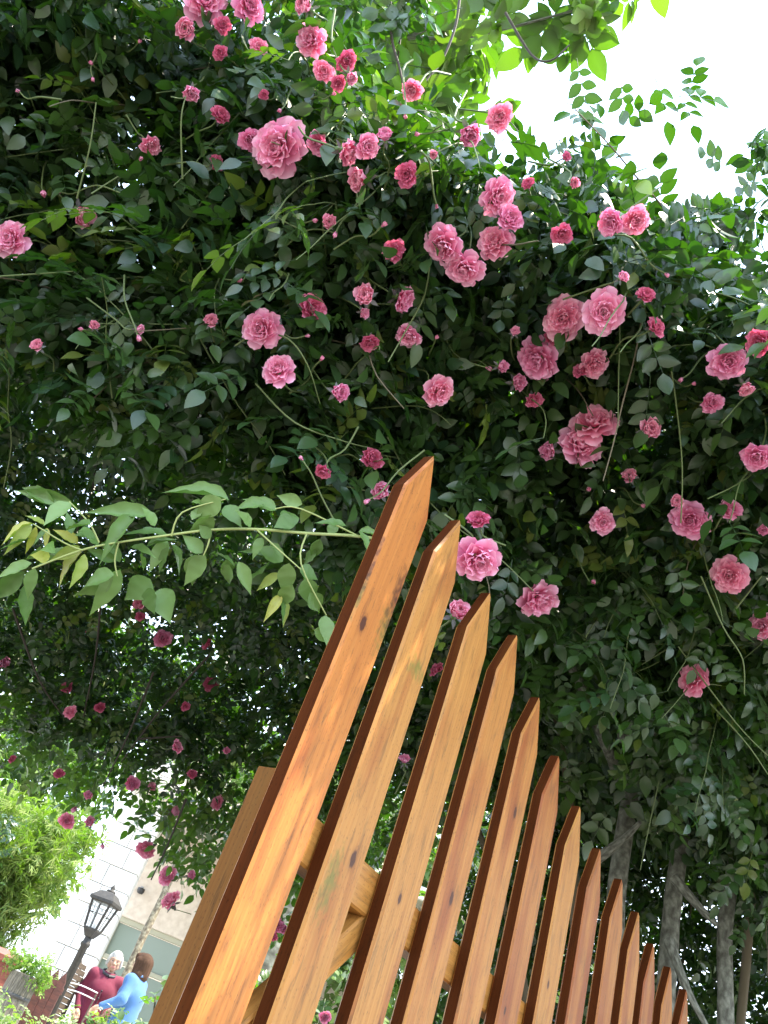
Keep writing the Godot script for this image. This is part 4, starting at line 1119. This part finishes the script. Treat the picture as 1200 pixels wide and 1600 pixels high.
func _planting(T: float) -> void:
	# feathery bamboo
	var bam := thing("bamboo_clump", "feathery yellow-green bamboo clump left of the lamp post", "bamboo", Vector3(-2.62, T, -12.2))
	var culm := mat(lin(0.20, 0.24, 0.07), 0.5)
	var tips_ := []
	for k in 26:
		var a := rng.randf() * TAU
		var b := Vector3(cos(a) * rng.randf_range(0.0, 0.35), 0, sin(a) * 0.3)
		var lean := Vector3(rng.randf_range(-0.45, 0.30), 0, rng.randf_range(-0.3, 0.35))
		var hh := rng.randf_range(1.7, 2.85)
		var p := smooth_path([b, b + lean * 0.3 + Vector3(0, hh * 0.5, 0), b + lean + Vector3(0, hh * 0.85, 0), b + lean * 1.9 + Vector3(0, hh, 0)], 5)
		part("culm", tube(p, 0.011, 0.003, 5), culm, bam)
		tips_.append(p)
	var bs := begin()
	for k in 6:
		var d := Vector3(rng.randf_range(-0.9, 0.9), 1, rng.randf_range(-0.5, 0.1)).normalized()
		add_leaflet(bs, Vector3(0, 0.02 * k, 0), d, Vector3(rv(0.4).x, 0, 1).normalized(), 0.13, 0.014, rng.randf_range(0.8, 1.2), 0.35, 0.2, 1.0, 4)
	var spray := done(bs)
	var xfs := []
	var cols := PackedColorArray()
	for i in 5200:
		var p: Array = tips_[rng.randi() % tips_.size()]
		var q: Vector3 = p[3 + rng.randi() % (p.size() - 3)]
		q += rv(0.16) + Vector3(0, 0.04, 0)
		xfs.append(Transform3D(aim((rv() + Vector3(0, 0.1, 0)).normalized(), (Vector3.UP + rv(0.6)).normalized(), Vector3.ONE * rng.randf_range(0.7, 1.3)), q))
		cols.append(Color(0.16, 0.24, 0.06).lerp(Color(0.30, 0.34, 0.10), rng.randf()))
	scatter("foliage", spray, M.far_leaf, bam, xfs, cols)
	# darker evergreen at the frame edge
	var ev := thing("evergreen_shrub", "dark glossy evergreen shrub beside the bamboo at the frame edge", "shrub", Vector3(-2.98, T, -11.3))
	part("stem", tube(smooth_path([Vector3.ZERO, Vector3(0.1, 0.8, 0), Vector3(0, 2.0, 0)], 3), 0.05, 0.02, 7), M.cane_old, ev)
	var lumps := []
	for k in 10:
		lumps.append([Vector3(rng.randf_range(-0.6, 0.25), rng.randf_range(0.7, 2.35), rng.randf_range(-0.3, 0.3)), rng.randf_range(0.3, 0.42)])
	crown(ev, "foliage", lumps, 420, [LEAVES[3]], M.leaf, 1.0, 1.5, [Color(0.025, 0.06, 0.032), Color(0.04, 0.085, 0.042), Color(0.06, 0.11, 0.055)])
	# red-brown wooden planter with sloping board top at the frame edge
	var redw := mat(Color.WHITE, 0.6)
	redw.albedo_texture = noise_tex(0.03, [[0.0, lin(0.16, 0.045, 0.03)], [1.0, lin(0.30, 0.09, 0.06)]], 256, 71)
	redw.uv1_triplanar = true
	redw.uv1_scale = Vector3(1, 4, 4)
	var bx := thing("wooden_box", "red-brown painted wooden box at the frame edge beside the wooden tub", "box", Vector3(-1.84, T, -9.6), 0.25)
	for k in 4:
		part("plank", block(Vector3(0.44, 0.235, 0.03), 0.004), redw, bx, Transform3D(Basis(), Vector3(0, 0.12 + k * 0.24, 0.2)))
		part("plank", block(Vector3(0.03, 0.235, 0.40), 0.004), redw, bx, Transform3D(Basis(), Vector3(0.205, 0.12 + k * 0.24, -0.02)))
		part("plank", block(Vector3(0.03, 0.235, 0.40), 0.004), redw, bx, Transform3D(Basis(), Vector3(-0.205, 0.12 + k * 0.24, -0.02)))
	part("rim", block(Vector3(0.52, 0.06, 0.5), 0.006), redw, bx, Transform3D(Basis(Vector3(1, 0, 0), 0.12), Vector3(0.01, 0.99, 0.0)))
	# wooden tub with a bushy herb
	var tub := thing("wooden_tub", "weathered grey-brown wooden tub holding a bright bushy herb", "planter", Vector3(-1.42, T, -9.2))
	var tubw := mat(Color.WHITE, 0.85)
	tubw.albedo_texture = noise_tex(0.03, [[0.0, lin(0.06, 0.05, 0.035)], [1.0, lin(0.22, 0.19, 0.14)]], 256, 73)
	tubw.uv1_triplanar = true
	tubw.uv1_scale = Vector3(6, 1, 6)
	for k in 14:
		var a := TAU * k / 14.0
		part("stave", block(Vector3(0.058, 0.9, 0.022), 0.004), tubw, tub, Transform3D(Basis(Vector3.UP, PI / 2 - a), Vector3(cos(a) * 0.125, 0.45, sin(a) * 0.125)))
	for y in [0.2, 0.72]:
		part("hoop", lathe([Vector2(0.139, y - 0.015), Vector2(0.143, y - 0.015), Vector2(0.143, y + 0.015), Vector2(0.139, y + 0.015)], 20), mat(lin(0.05, 0.045, 0.04), 0.6), tub)
	part("soil", lathe([Vector2(0.115, 0.84), Vector2(0, 0.85)], 14), mat(lin(0.03, 0.022, 0.015), 0.95), tub)
	var herb := thing("herb", "bright yellow-green bushy herb growing in the wooden tub", "plant", Vector3(-1.42, T + 0.85, -9.2))
	crown(herb, "foliage", [[Vector3(0.02, 0.14, 0), 0.2], [Vector3(0.13, 0.08, 0.04), 0.15], [Vector3(-0.1, 0.12, 0.02), 0.15]], 9000, [LEAVES[0]], M.far_leaf, 0.3, 0.5, [Color(0.20, 0.30, 0.07), Color(0.28, 0.36, 0.09), Color(0.14, 0.22, 0.06)])
	part("stem", tube([Vector3(0, -0.02, 0), Vector3(0.02, 0.15, 0)], 0.01, 0.006, 5), M.cane, herb)
	var darkred := mat(Color.WHITE, 0.65)
	darkred.albedo_texture = noise_tex(0.03, [[0.0, lin(0.05, 0.016, 0.011)], [1.0, lin(0.12, 0.035, 0.022)]], 256, 72)
	darkred.uv1_triplanar = true
	darkred.uv1_scale = Vector3(1, 4, 4)
	# small picket-topped planter by the lamp
	var pp := thing("picket_planter", "dark red picket-sided planter box between the tub and the lamp post", "planter", Vector3(-1.25, T, -9.85), 0.1)
	for k in 3:
		var x := -0.08 + 0.08 * k
		for z in [-0.11, 0.11]:
			var ps := begin()
			add_slab(ps, PackedVector2Array([Vector2(-0.038, 0), Vector2(0.038, 0), Vector2(0.038, 0.98), Vector2(0, 1.06), Vector2(-0.038, 0.98)]), 0.02, 0.003, Transform3D.IDENTITY, Vector2.ZERO)
			part("picket", done(ps), darkred, pp, Transform3D(Basis(), Vector3(x, 0, z)))
	for z in [-0.09, 0.09]:
		part("rail", block(Vector3(0.26, 0.06, 0.02), 0.003), darkred, pp, Transform3D(Basis(), Vector3(0, 0.9, z)))
		part("rail", block(Vector3(0.26, 0.06, 0.02), 0.003), darkred, pp, Transform3D(Basis(), Vector3(0, 0.25, z)))
	# shrubs along the bottom edge
	var cream := [Color(0.14, 0.21, 0.07), Color(0.34, 0.38, 0.20), Color(0.09, 0.15, 0.05), Color(0.45, 0.46, 0.30)]
	for s in [["variegated cream-edged shrub in front of the two people", Vector3(-0.42, T, -9.0), [[Vector3(-0.08, 0.70, 0), 0.3], [Vector3(0.12, 0.62, 0), 0.24], [Vector3(-0.34, 0.6, 0.05), 0.28], [Vector3(0.3, 0.52, 0), 0.28], [Vector3(0.05, 0.4, 0.1), 0.35]], cream], ["pale leafy shrub low at the frame corner below the wooden tub", Vector3(-1.32, 0, -8.0), [[Vector3(-0.1, 0.68, 0), 0.26], [Vector3(0.22, 0.62, 0), 0.26], [Vector3(-0.4, 0.62, 0.0), 0.3], [Vector3(0.45, 0.5, 0), 0.28], [Vector3(0, 0.25, 0), 0.35]], [Color(0.16, 0.23, 0.08), Color(0.24, 0.30, 0.12), Color(0.34, 0.37, 0.22)]], ["low yellow-green shrub at the foot of the lamp post", Vector3(-1.0, T, -10.3), [[Vector3(0, 0.5, 0), 0.25], [Vector3(0.2, 0.42, 0), 0.25], [Vector3(-0.1, 0.25, 0.05), 0.3]], [Color(0.22, 0.29, 0.08), Color(0.32, 0.36, 0.11)]]]:
		var g := thing("garden_shrub", s[0], "shrub", s[1])
		for k in 4:
			var c: Vector3 = s[2][k % s[2].size()][0]
			part("stem", tube(smooth_path([Vector3(0, 0, 0), c * Vector3(0.4, 0.5, 0.4), c], 3), 0.01, 0.004, 5), M.cane, g)
		crown(g, "foliage", s[2], 1900, [LEAVES[0], LEAVES[3]], M.far_leaf, 0.6, 0.95, s[3])

func _chair(at: Vector3) -> void:
	var c := thing("wicker_chair", "tall narrow-backed dark wicker chair with white arms beside the woman in red", "chair", at, 1.3)
	var wick := mat(Color.WHITE, 0.75)
	wick.albedo_texture = noise_tex(0.04, [[0.0, lin(0.04, 0.028, 0.018)], [1.0, lin(0.16, 0.12, 0.08)]], 256, 81)
	wick.uv1_triplanar = true
	wick.uv1_scale = Vector3(4, 4, 4)
	var white := mat(lin(0.72, 0.70, 0.68), 0.35)
	var hoop := []
	for k in 13:
		var a := PI * k / 12.0
		hoop.append(Vector3(cos(a) * 0.22, 0.95 + sin(a) * 0.38, -0.2 - sin(a) * 0.05))
	hoop.push_front(Vector3(0.2, 0.4, -0.18))
	hoop.append(Vector3(-0.2, 0.4, -0.18))
	part("back_hoop", tube(smooth_path(hoop, 2), 0.014, 0.014, 7), wick, c)
	for k in 14:
		var y := 0.45 + k * 0.062
		var wdt := 0.2 if y < 0.95 else 0.22 * sqrt(maxf(0.02, 1.0 - pow((y - 0.95) / 0.38, 2.0)))
		part("slat", block(Vector3(wdt * 2.0, 0.056, 0.014), 0.003), wick, c, Transform3D(Basis(), Vector3(0, y, -0.19 - 0.02 * sin(k * 0.4))))
	part("seat", block(Vector3(0.46, 0.05, 0.44), 0.015), wick, c, Transform3D(Basis(), Vector3(0, 0.42, 0.02)))
	for s in [Vector2(-0.2, -0.18), Vector2(0.2, -0.18), Vector2(-0.2, 0.2), Vector2(0.2, 0.2)]:
		part("leg", tube([Vector3(s.x * 1.05, 0, s.y * 1.05), Vector3(s.x, 0.4, s.y)], 0.016, 0.018, 7), wick, c)
	for s in [-1.0, 1.0]:
		for y in [0.0, 0.07]:
			part("armrest", tube(smooth_path([Vector3(s * 0.21, 0.98 + y, -0.18), Vector3(s * 0.25, 1.0 + y, 0.02), Vector3(s * 0.23, 0.99 + y, 0.24)], 4), 0.007, 0.007, 6), white, c)
		part("arm_support", tube([Vector3(s * 0.22, 0.42, 0.2), Vector3(s * 0.23, 1.05, 0.23)], 0.011, 0.011, 6), wick, c)

# ---------------------------------------------------------------- people
# bones: [a, ra, b, rb]; a smooth union of tapered capsules meshed as surface nets
func add_body(st: SurfaceTool, bones: Array, cell: float, k: float, colour: Callable) -> void:
	var lo := Vector3(1e9, 1e9, 1e9)
	var hi := -lo
	for b in bones:
		for e in [[b[0], b[1]], [b[2], b[3]]]:
			var r: float = e[1] + cell * 2.0
			lo = lo.min(e[0] - Vector3.ONE * r)
			hi = hi.max(e[0] + Vector3.ONE * r)
	var n := Vector3i(((hi - lo) / cell).ceil()) + Vector3i(2, 2, 2)
	var f := PackedFloat32Array()
	f.resize(n.x * n.y * n.z)
	f.fill(1.0)
	for b in bones:
		var A: Vector3 = b[0]
		var B: Vector3 = b[2]
		var rm: float = maxf(b[1], b[3]) + k * 1.5 + cell * 2.0
		var l := Vector3i(((A.min(B) - Vector3.ONE * rm - lo) / cell).floor()).clamp(Vector3i.ZERO, n - Vector3i.ONE)
		var h := Vector3i(((A.max(B) + Vector3.ONE * rm - lo) / cell).ceil()).clamp(Vector3i.ZERO, n - Vector3i.ONE)
		var ab := B - A
		var q := maxf(ab.length_squared(), 1e-9)
		for z in range(l.z, h.z + 1):
			for y in range(l.y, h.y + 1):
				for x in range(l.x, h.x + 1):
					var p := lo + Vector3(x, y, z) * cell
					var t := clampf((p - A).dot(ab) / q, 0.0, 1.0)
					var d: float = p.distance_to(A + ab * t) - lerpf(b[1], b[3], t)
					var i := (z * n.y + y) * n.x + x
					var e := f[i]
					var w := maxf(k - absf(d - e), 0.0) / k
					f[i] = minf(d, e) - w * w * k * 0.25
	var vid := {}
	var verts := PackedVector3Array()
	var offs := [0, 1, n.x, n.x + 1, n.x * n.y, n.x * n.y + 1, n.x * n.y + n.x, n.x * n.y + n.x + 1]
	for z in n.z - 1:
		for y in n.y - 1:
			for x in n.x - 1:
				var i := (z * n.y + y) * n.x + x
				var m := 0
				for c in 8:
					if f[i + offs[c]] < 0.0:
						m |= 1 << c
				if m == 0 or m == 255:
					continue
				var s := Vector3.ZERO
				var cnt := 0
				for c in 8:
					for ax in [1, 2, 4]:
						if c & ax:
							continue
						var c2: int = c | ax
						var a := f[i + offs[c]]
						var b2 := f[i + offs[c2]]
						if (a < 0.0) != (b2 < 0.0):
							var t := a / (a - b2)
							var pa := Vector3(c & 1, (c >> 1) & 1, (c >> 2) & 1)
							var pb := Vector3(c2 & 1, (c2 >> 1) & 1, (c2 >> 2) & 1)
							s += pa.lerp(pb, t)
							cnt += 1
				vid[i] = verts.size()
				verts.append(lo + (Vector3(x, y, z) + s / cnt) * cell)
	var strides := [1, n.x, n.x * n.y]
	st.set_smooth_group(0)
	for i in vid:
		for ax in 3:
			var a := f[i]
			var j: int = i + strides[ax]
			var b2 := f[j]
			if (a < 0.0) == (b2 < 0.0):
				continue
			var u: int = strides[(ax + 1) % 3]
			var w: int = strides[(ax + 2) % 3]
			var quad := [i, i - u, i - u - w, i - w]
			if not (vid.has(quad[1]) and vid.has(quad[2]) and vid.has(quad[3])):
				continue
			var o := [0, 1, 2, 0, 2, 3] if a < 0.0 else [0, 2, 1, 0, 3, 2]
			for c in o:
				var p: Vector3 = verts[vid[quad[c]]]
				st.set_color(colour.call(p))
				st.add_vertex(p)

func body_mesh(bones: Array, cell: float, k: float, colour: Callable) -> ArrayMesh:
	var st := begin()
	add_body(st, bones, cell, k, colour)
	return done(st)

func hand_bones(wrist: Vector3, dir: Vector3, palm: Vector3) -> Array:
	var d := dir.normalized()
	var p := (palm - d * palm.dot(d)).normalized()
	var s := d.cross(p).normalized()
	var r := [[wrist, 0.022, wrist + d * 0.05, 0.03]]
	for i in 4:
		var o := s * (-0.03 + 0.02 * i)
		var ln: float = [0.062, 0.072, 0.068, 0.052][i]
		var a := wrist + d * 0.075 + o
		var m := a + d * ln * 0.55 + p * 0.012
		var e := m + d * ln * 0.35 + p * 0.028
		r.append([wrist + d * 0.03 + o * 0.7, 0.014, a, 0.011])
		r.append([a, 0.0095, m, 0.009])
		r.append([m, 0.009, e, 0.0075])
	var ta := wrist + d * 0.025 - s * 0.03
	r.append([wrist + d * 0.015 - s * 0.012, 0.014, ta - s * 0.012 + d * 0.015, 0.011])
	r.append([ta - s * 0.012 + d * 0.015, 0.0105, ta - s * 0.018 + d * 0.05 + p * 0.015, 0.009])
	return r

# head with centre at origin, face towards +z, chin to crown 0.22
func head_bones() -> Array:
	var r := [
		[Vector3(0, 0.025, -0.012), 0.082, Vector3(0, 0.035, 0.012), 0.078],
		[Vector3(0, -0.02, 0.025), 0.062, Vector3(0, -0.07, 0.048), 0.038],
		[Vector3(-0.04, -0.045, 0.02), 0.034, Vector3(0.04, -0.045, 0.02), 0.034],
		[Vector3(0, 0.012, 0.088), 0.009, Vector3(0, -0.022, 0.104), 0.0125],
		[Vector3(-0.012, -0.026, 0.094), 0.008, Vector3(0.012, -0.026, 0.094), 0.008],
		[Vector3(-0.018, -0.052, 0.086), 0.007, Vector3(0.018, -0.052, 0.086), 0.007],
		[Vector3(-0.016, -0.061, 0.083), 0.007, Vector3(0.016, -0.061, 0.083), 0.007],
		[Vector3(-0.045, 0.03, 0.072), 0.010, Vector3(-0.012, 0.032, 0.084), 0.010],
		[Vector3(0.045, 0.03, 0.072), 0.010, Vector3(0.012, 0.032, 0.084), 0.010],
		[Vector3(-0.04, -0.01, 0.066), 0.020, Vector3(-0.034, -0.02, 0.066), 0.018],
		[Vector3(0.04, -0.01, 0.066), 0.020, Vector3(0.034, -0.02, 0.066), 0.018],
	]
	for s in [-1.0, 1.0]:
		r.append([Vector3(s * 0.084, 0.018, -0.006), 0.012, Vector3(s * 0.08, -0.028, 0.004), 0.010])
	return r

func face_colour(p: Vector3, skin: Color) -> Color:
	# p in head space: lips, eyes and brows are pigments of their own
	if p.z > 0.05:
		if absf(p.y + 0.0565) < 0.009 and absf(p.x) < 0.024:
			return Color(0.42, 0.15, 0.13)
		for s in [-1.0, 1.0]:
			if Vector2((p.x - s * 0.032) / 0.013, (p.y - 0.010) / 0.0055).length() < 1.0:
				return Color(0.06, 0.045, 0.04)
			if Vector2((p.x - s * 0.032) / 0.019, (p.y - 0.035) / 0.005).length() < 1.0:
				return Color(0.16, 0.12, 0.10)
	return skin

func person(called_label: String, at: Vector3, turn: float, tall: float, bend: float, skin: Color, top: Color, collar: Color, legs: Color, hair_col: Color, hair_kind: int, arms: Array, head_turn: float, head_tilt: float) -> void:
	var o := thing("person", called_label, "person", at, turn)
	var s := tall / 1.6
	var hip := Vector3(0, 0.86, 0) * s
	var bendv := Vector3(0, cos(bend), sin(bend))
	var chest := hip + bendv * 0.30 * s
	var neck := hip + bendv * 0.47 * s
	var head := neck + (bendv + Vector3(0, 0.5, 0.15)).normalized() * 0.15 * s
	var hb := Basis(Vector3.UP, head_turn) * Basis(Vector3(0, 0, 1), head_tilt)
	var sh := [neck + Vector3(-0.165, -0.04, 0) * s, neck + Vector3(0.165, -0.04, 0) * s]
	# skin: one continuous body
	var bones := [[neck - bendv * 0.03, 0.05 * s, neck + (head - neck) * 0.6, 0.045 * s], [neck, 0.05, chest, 0.11], [chest, 0.11, hip, 0.115]]
	for i in 2:
		var sd := -1.0 if i == 0 else 1.0
		var h0 := hip + Vector3(sd * 0.085, -0.02, 0) * s
		var kn := Vector3(sd * 0.095, 0.46, 0.01) * s
		var an := Vector3(sd * 0.10, 0.07, -0.02) * s
		bones.append([h0, 0.075, kn, 0.05])
		bones.append([kn, 0.05, an, 0.034])
		bones.append([an, 0.036, Vector3(sd * 0.115, 0.035, 0.12) * s, 0.028])
		bones.append([sh[i], 0.045, arms[i][0], 0.034])
		bones.append([arms[i][0], 0.034, arms[i][1], 0.024])
	var st := begin()
	add_body(st, bones, 0.02, 0.05, func(_p): return skin)
	for i in 2:
		add_body(st, hand_bones(arms[i][1], (arms[i][1] - arms[i][0]), Vector3(0, -0.3, -0.6) if i == 0 else Vector3(0, -0.3, -0.6)), 0.005, 0.006, func(_p): return skin)
	var hbones := head_bones().map(func(b): return [head + hb * (b[0] * s), b[1] * s, head + hb * (b[2] * s), b[3] * s])
	var inv := hb.inverse()
	add_body(st, hbones, 0.005, 0.018, func(p): return face_colour(inv * (p - head) / s, skin))
	part("body", done(st), M.skin, o)
	# jacket
	var jb := [[neck - bendv * 0.07 * s, 0.105 * s, chest, 0.15 * s], [chest + Vector3(-0.05, 0, 0), 0.135 * s, chest + Vector3(0.05, 0, 0), 0.135 * s], [chest, 0.145 * s, hip - bendv * 0.10 * s, 0.155 * s], [hip + Vector3(-0.06, -0.06, 0), 0.12, hip + Vector3(0.06, -0.06, 0), 0.12]]
	for i in 2:
		var wr: Vector3 = (arms[i][1] as Vector3).lerp(arms[i][0], 0.06)
		jb.append([neck - bendv * 0.045 * s, 0.07 * s, sh[i], 0.070 * s])
		jb.append([sh[i], 0.068 * s, arms[i][0], 0.053 * s])
		jb.append([arms[i][0], 0.053 * s, wr, 0.041 * s])
	var cloth_tone := FastNoiseLite.new()  # random tone variation in the jacket colour
	cloth_tone.frequency = 9.0
	part("jacket", body_mesh(jb, 0.016, 0.05, func(p): return top * (1.0 + 0.1 * cloth_tone.get_noise_3d(p.x, p.y * 2.0, p.z))), M.cloth, o)
	var cb := []
	for k in 9:
		var a := TAU * k / 8.0
		cb.append(neck + Vector3(sin(a) * 0.092, 0.022 - 0.035 * cos(a), cos(a) * 0.098) * s)
	part("collar", tube(cb, 0.02, 0.02, 6), _flat(collar), o)
	# placket with buttons
	var pl := []
	for k in 8:
		var y := 0.05 + 0.075 * k
		pl.append(neck - bendv * y * s + Vector3(0, 0, (0.095 + 0.075 * smoothstep(0.0, 0.26, y)) * s))
	part("placket", tube(smooth_path(pl, 2), 0.011, 0.011, 5), _flat(top * 0.35), o)
	part("trousers", body_mesh([[hip + Vector3(-0.04, -0.03, 0), 0.125, hip + Vector3(0.04, -0.03, 0), 0.125], [hip + Vector3(-0.085, -0.05, 0) * s, 0.098 * s, Vector3(-0.095, 0.46, 0.01) * s, 0.075 * s], [Vector3(-0.095, 0.46, 0.01) * s, 0.075 * s, Vector3(-0.1, 0.09, -0.015) * s, 0.06 * s], [hip + Vector3(0.085, -0.05, 0) * s, 0.098 * s, Vector3(0.095, 0.46, 0.01) * s, 0.075 * s], [Vector3(0.095, 0.46, 0.01) * s, 0.075 * s, Vector3(0.1, 0.09, -0.015) * s, 0.06 * s]], 0.022, 0.04, func(_p): return legs), M.cloth, o)
	for sd in [-1.0, 1.0]:
		part("shoe", body_mesh([[Vector3(sd * 0.1, 0.04, -0.04) * s, 0.045, Vector3(sd * 0.115, 0.035, 0.13) * s, 0.038]], 0.014, 0.02, func(_p): return Color(0.03, 0.03, 0.03)), M.cloth, o)
	# hair
	var hr := []
	if hair_kind == 0:
		hr = [[Vector3(0, 0.05, -0.03), 0.088, Vector3(0, 0.062, 0.012), 0.078], [Vector3(0, 0.0, -0.06), 0.066, Vector3(0, 0.04, -0.045), 0.08], [Vector3(-0.066, 0.045, 0.02), 0.032, Vector3(-0.08, -0.03, -0.01), 0.026], [Vector3(0.066, 0.045, 0.02), 0.032, Vector3(0.08, -0.03, -0.01), 0.026], [Vector3(-0.03, 0.095, 0.055), 0.025, Vector3(0.04, 0.09, 0.055), 0.025]]
	else:
		hr = [[Vector3(0, 0.05, -0.02), 0.095, Vector3(0, 0.055, 0.02), 0.085], [Vector3(0, 0.03, -0.045), 0.095, Vector3(0, -0.09, -0.055), 0.085], [Vector3(-0.075, 0.04, 0.0), 0.045, Vector3(-0.082, -0.12, 0.0), 0.034], [Vector3(0.075, 0.04, 0.0), 0.045, Vector3(0.082, -0.12, 0.0), 0.034], [Vector3(-0.05, -0.1, -0.04), 0.06, Vector3(0.05, -0.1, -0.04), 0.06], [Vector3(-0.05, 0.09, 0.06), 0.03, Vector3(0.05, 0.09, 0.06), 0.03]]
	var strands := FastNoiseLite.new()
	strands.frequency = 40.0
	var hbn := hr.map(func(b): return [head + hb * (b[0] * s), b[1] * s, head + hb * (b[2] * s), b[3] * s])
	part("hair", body_mesh(hbn, 0.006, 0.02, func(p): return hair_col * (1.0 + 0.55 * strands.get_noise_3d(p.x * 2.0, p.y * 0.25, p.z * 2.0))), M.hair, o)
	for k in 5:
		var y := 0.10 + 0.085 * k
		var q := neck - bendv * y * s + Vector3(0, 0, 0.0)
		part("button", lathe([Vector2(0, 0), Vector2(0.011, 0), Vector2(0.011, 0.005), Vector2(0, 0.007)], 8), _flat(collar), o, Transform3D(Basis(Vector3(1, 0, 0), PI / 2), q + Vector3(0, 0, (0.105 + 0.075 * smoothstep(0.0, 0.26, y)) * s)))

func _flat(c: Color) -> StandardMaterial3D:
	return mat(c.linear_to_srgb(), 0.6)

func _people() -> void:
	M.skin = mat(Color.WHITE, 0.5, true)
	M.cloth = mat(Color.WHITE, 0.85, true)
	M.cloth.rim_enabled = true
	M.cloth.rim = 0.2
	M.hair = mat(Color.WHITE, 0.8, true)
	M.hair.metallic_specular = 0.25
	person("person with grey-white hair in a burgundy jacket facing the camera", Vector3(-0.95, 0.15, -12.0), 0.12, 1.55, 0.04, Color(0.36, 0.21, 0.14), Color(0.13, 0.008, 0.028), Color(0.02, 0.015, 0.02), Color(0.06, 0.05, 0.07), Color(0.40, 0.38, 0.35), 0, [[Vector3(-0.23, 1.05, -0.02), Vector3(-0.17, 0.86, 0.12)], [Vector3(0.23, 1.05, -0.02), Vector3(0.17, 0.86, 0.12)]], 0.0, 0.06)
	person("person with brown bobbed hair in a light blue jacket seen from behind", Vector3(-0.54, 0.15, -11.6), -1.95, 1.61, 0.10, Color(0.36, 0.21, 0.14), Color(0.045, 0.12, 0.26), Color(0.07, 0.17, 0.36), Color(0.05, 0.09, 0.2), Color(0.055, 0.03, 0.018), 1, [[Vector3(-0.24, 1.08, 0.02), Vector3(-0.16, 0.98, 0.22)], [Vector3(0.27, 1.09, 0.0), Vector3(0.34, 0.95, 0.18)]], -0.2, -0.05)
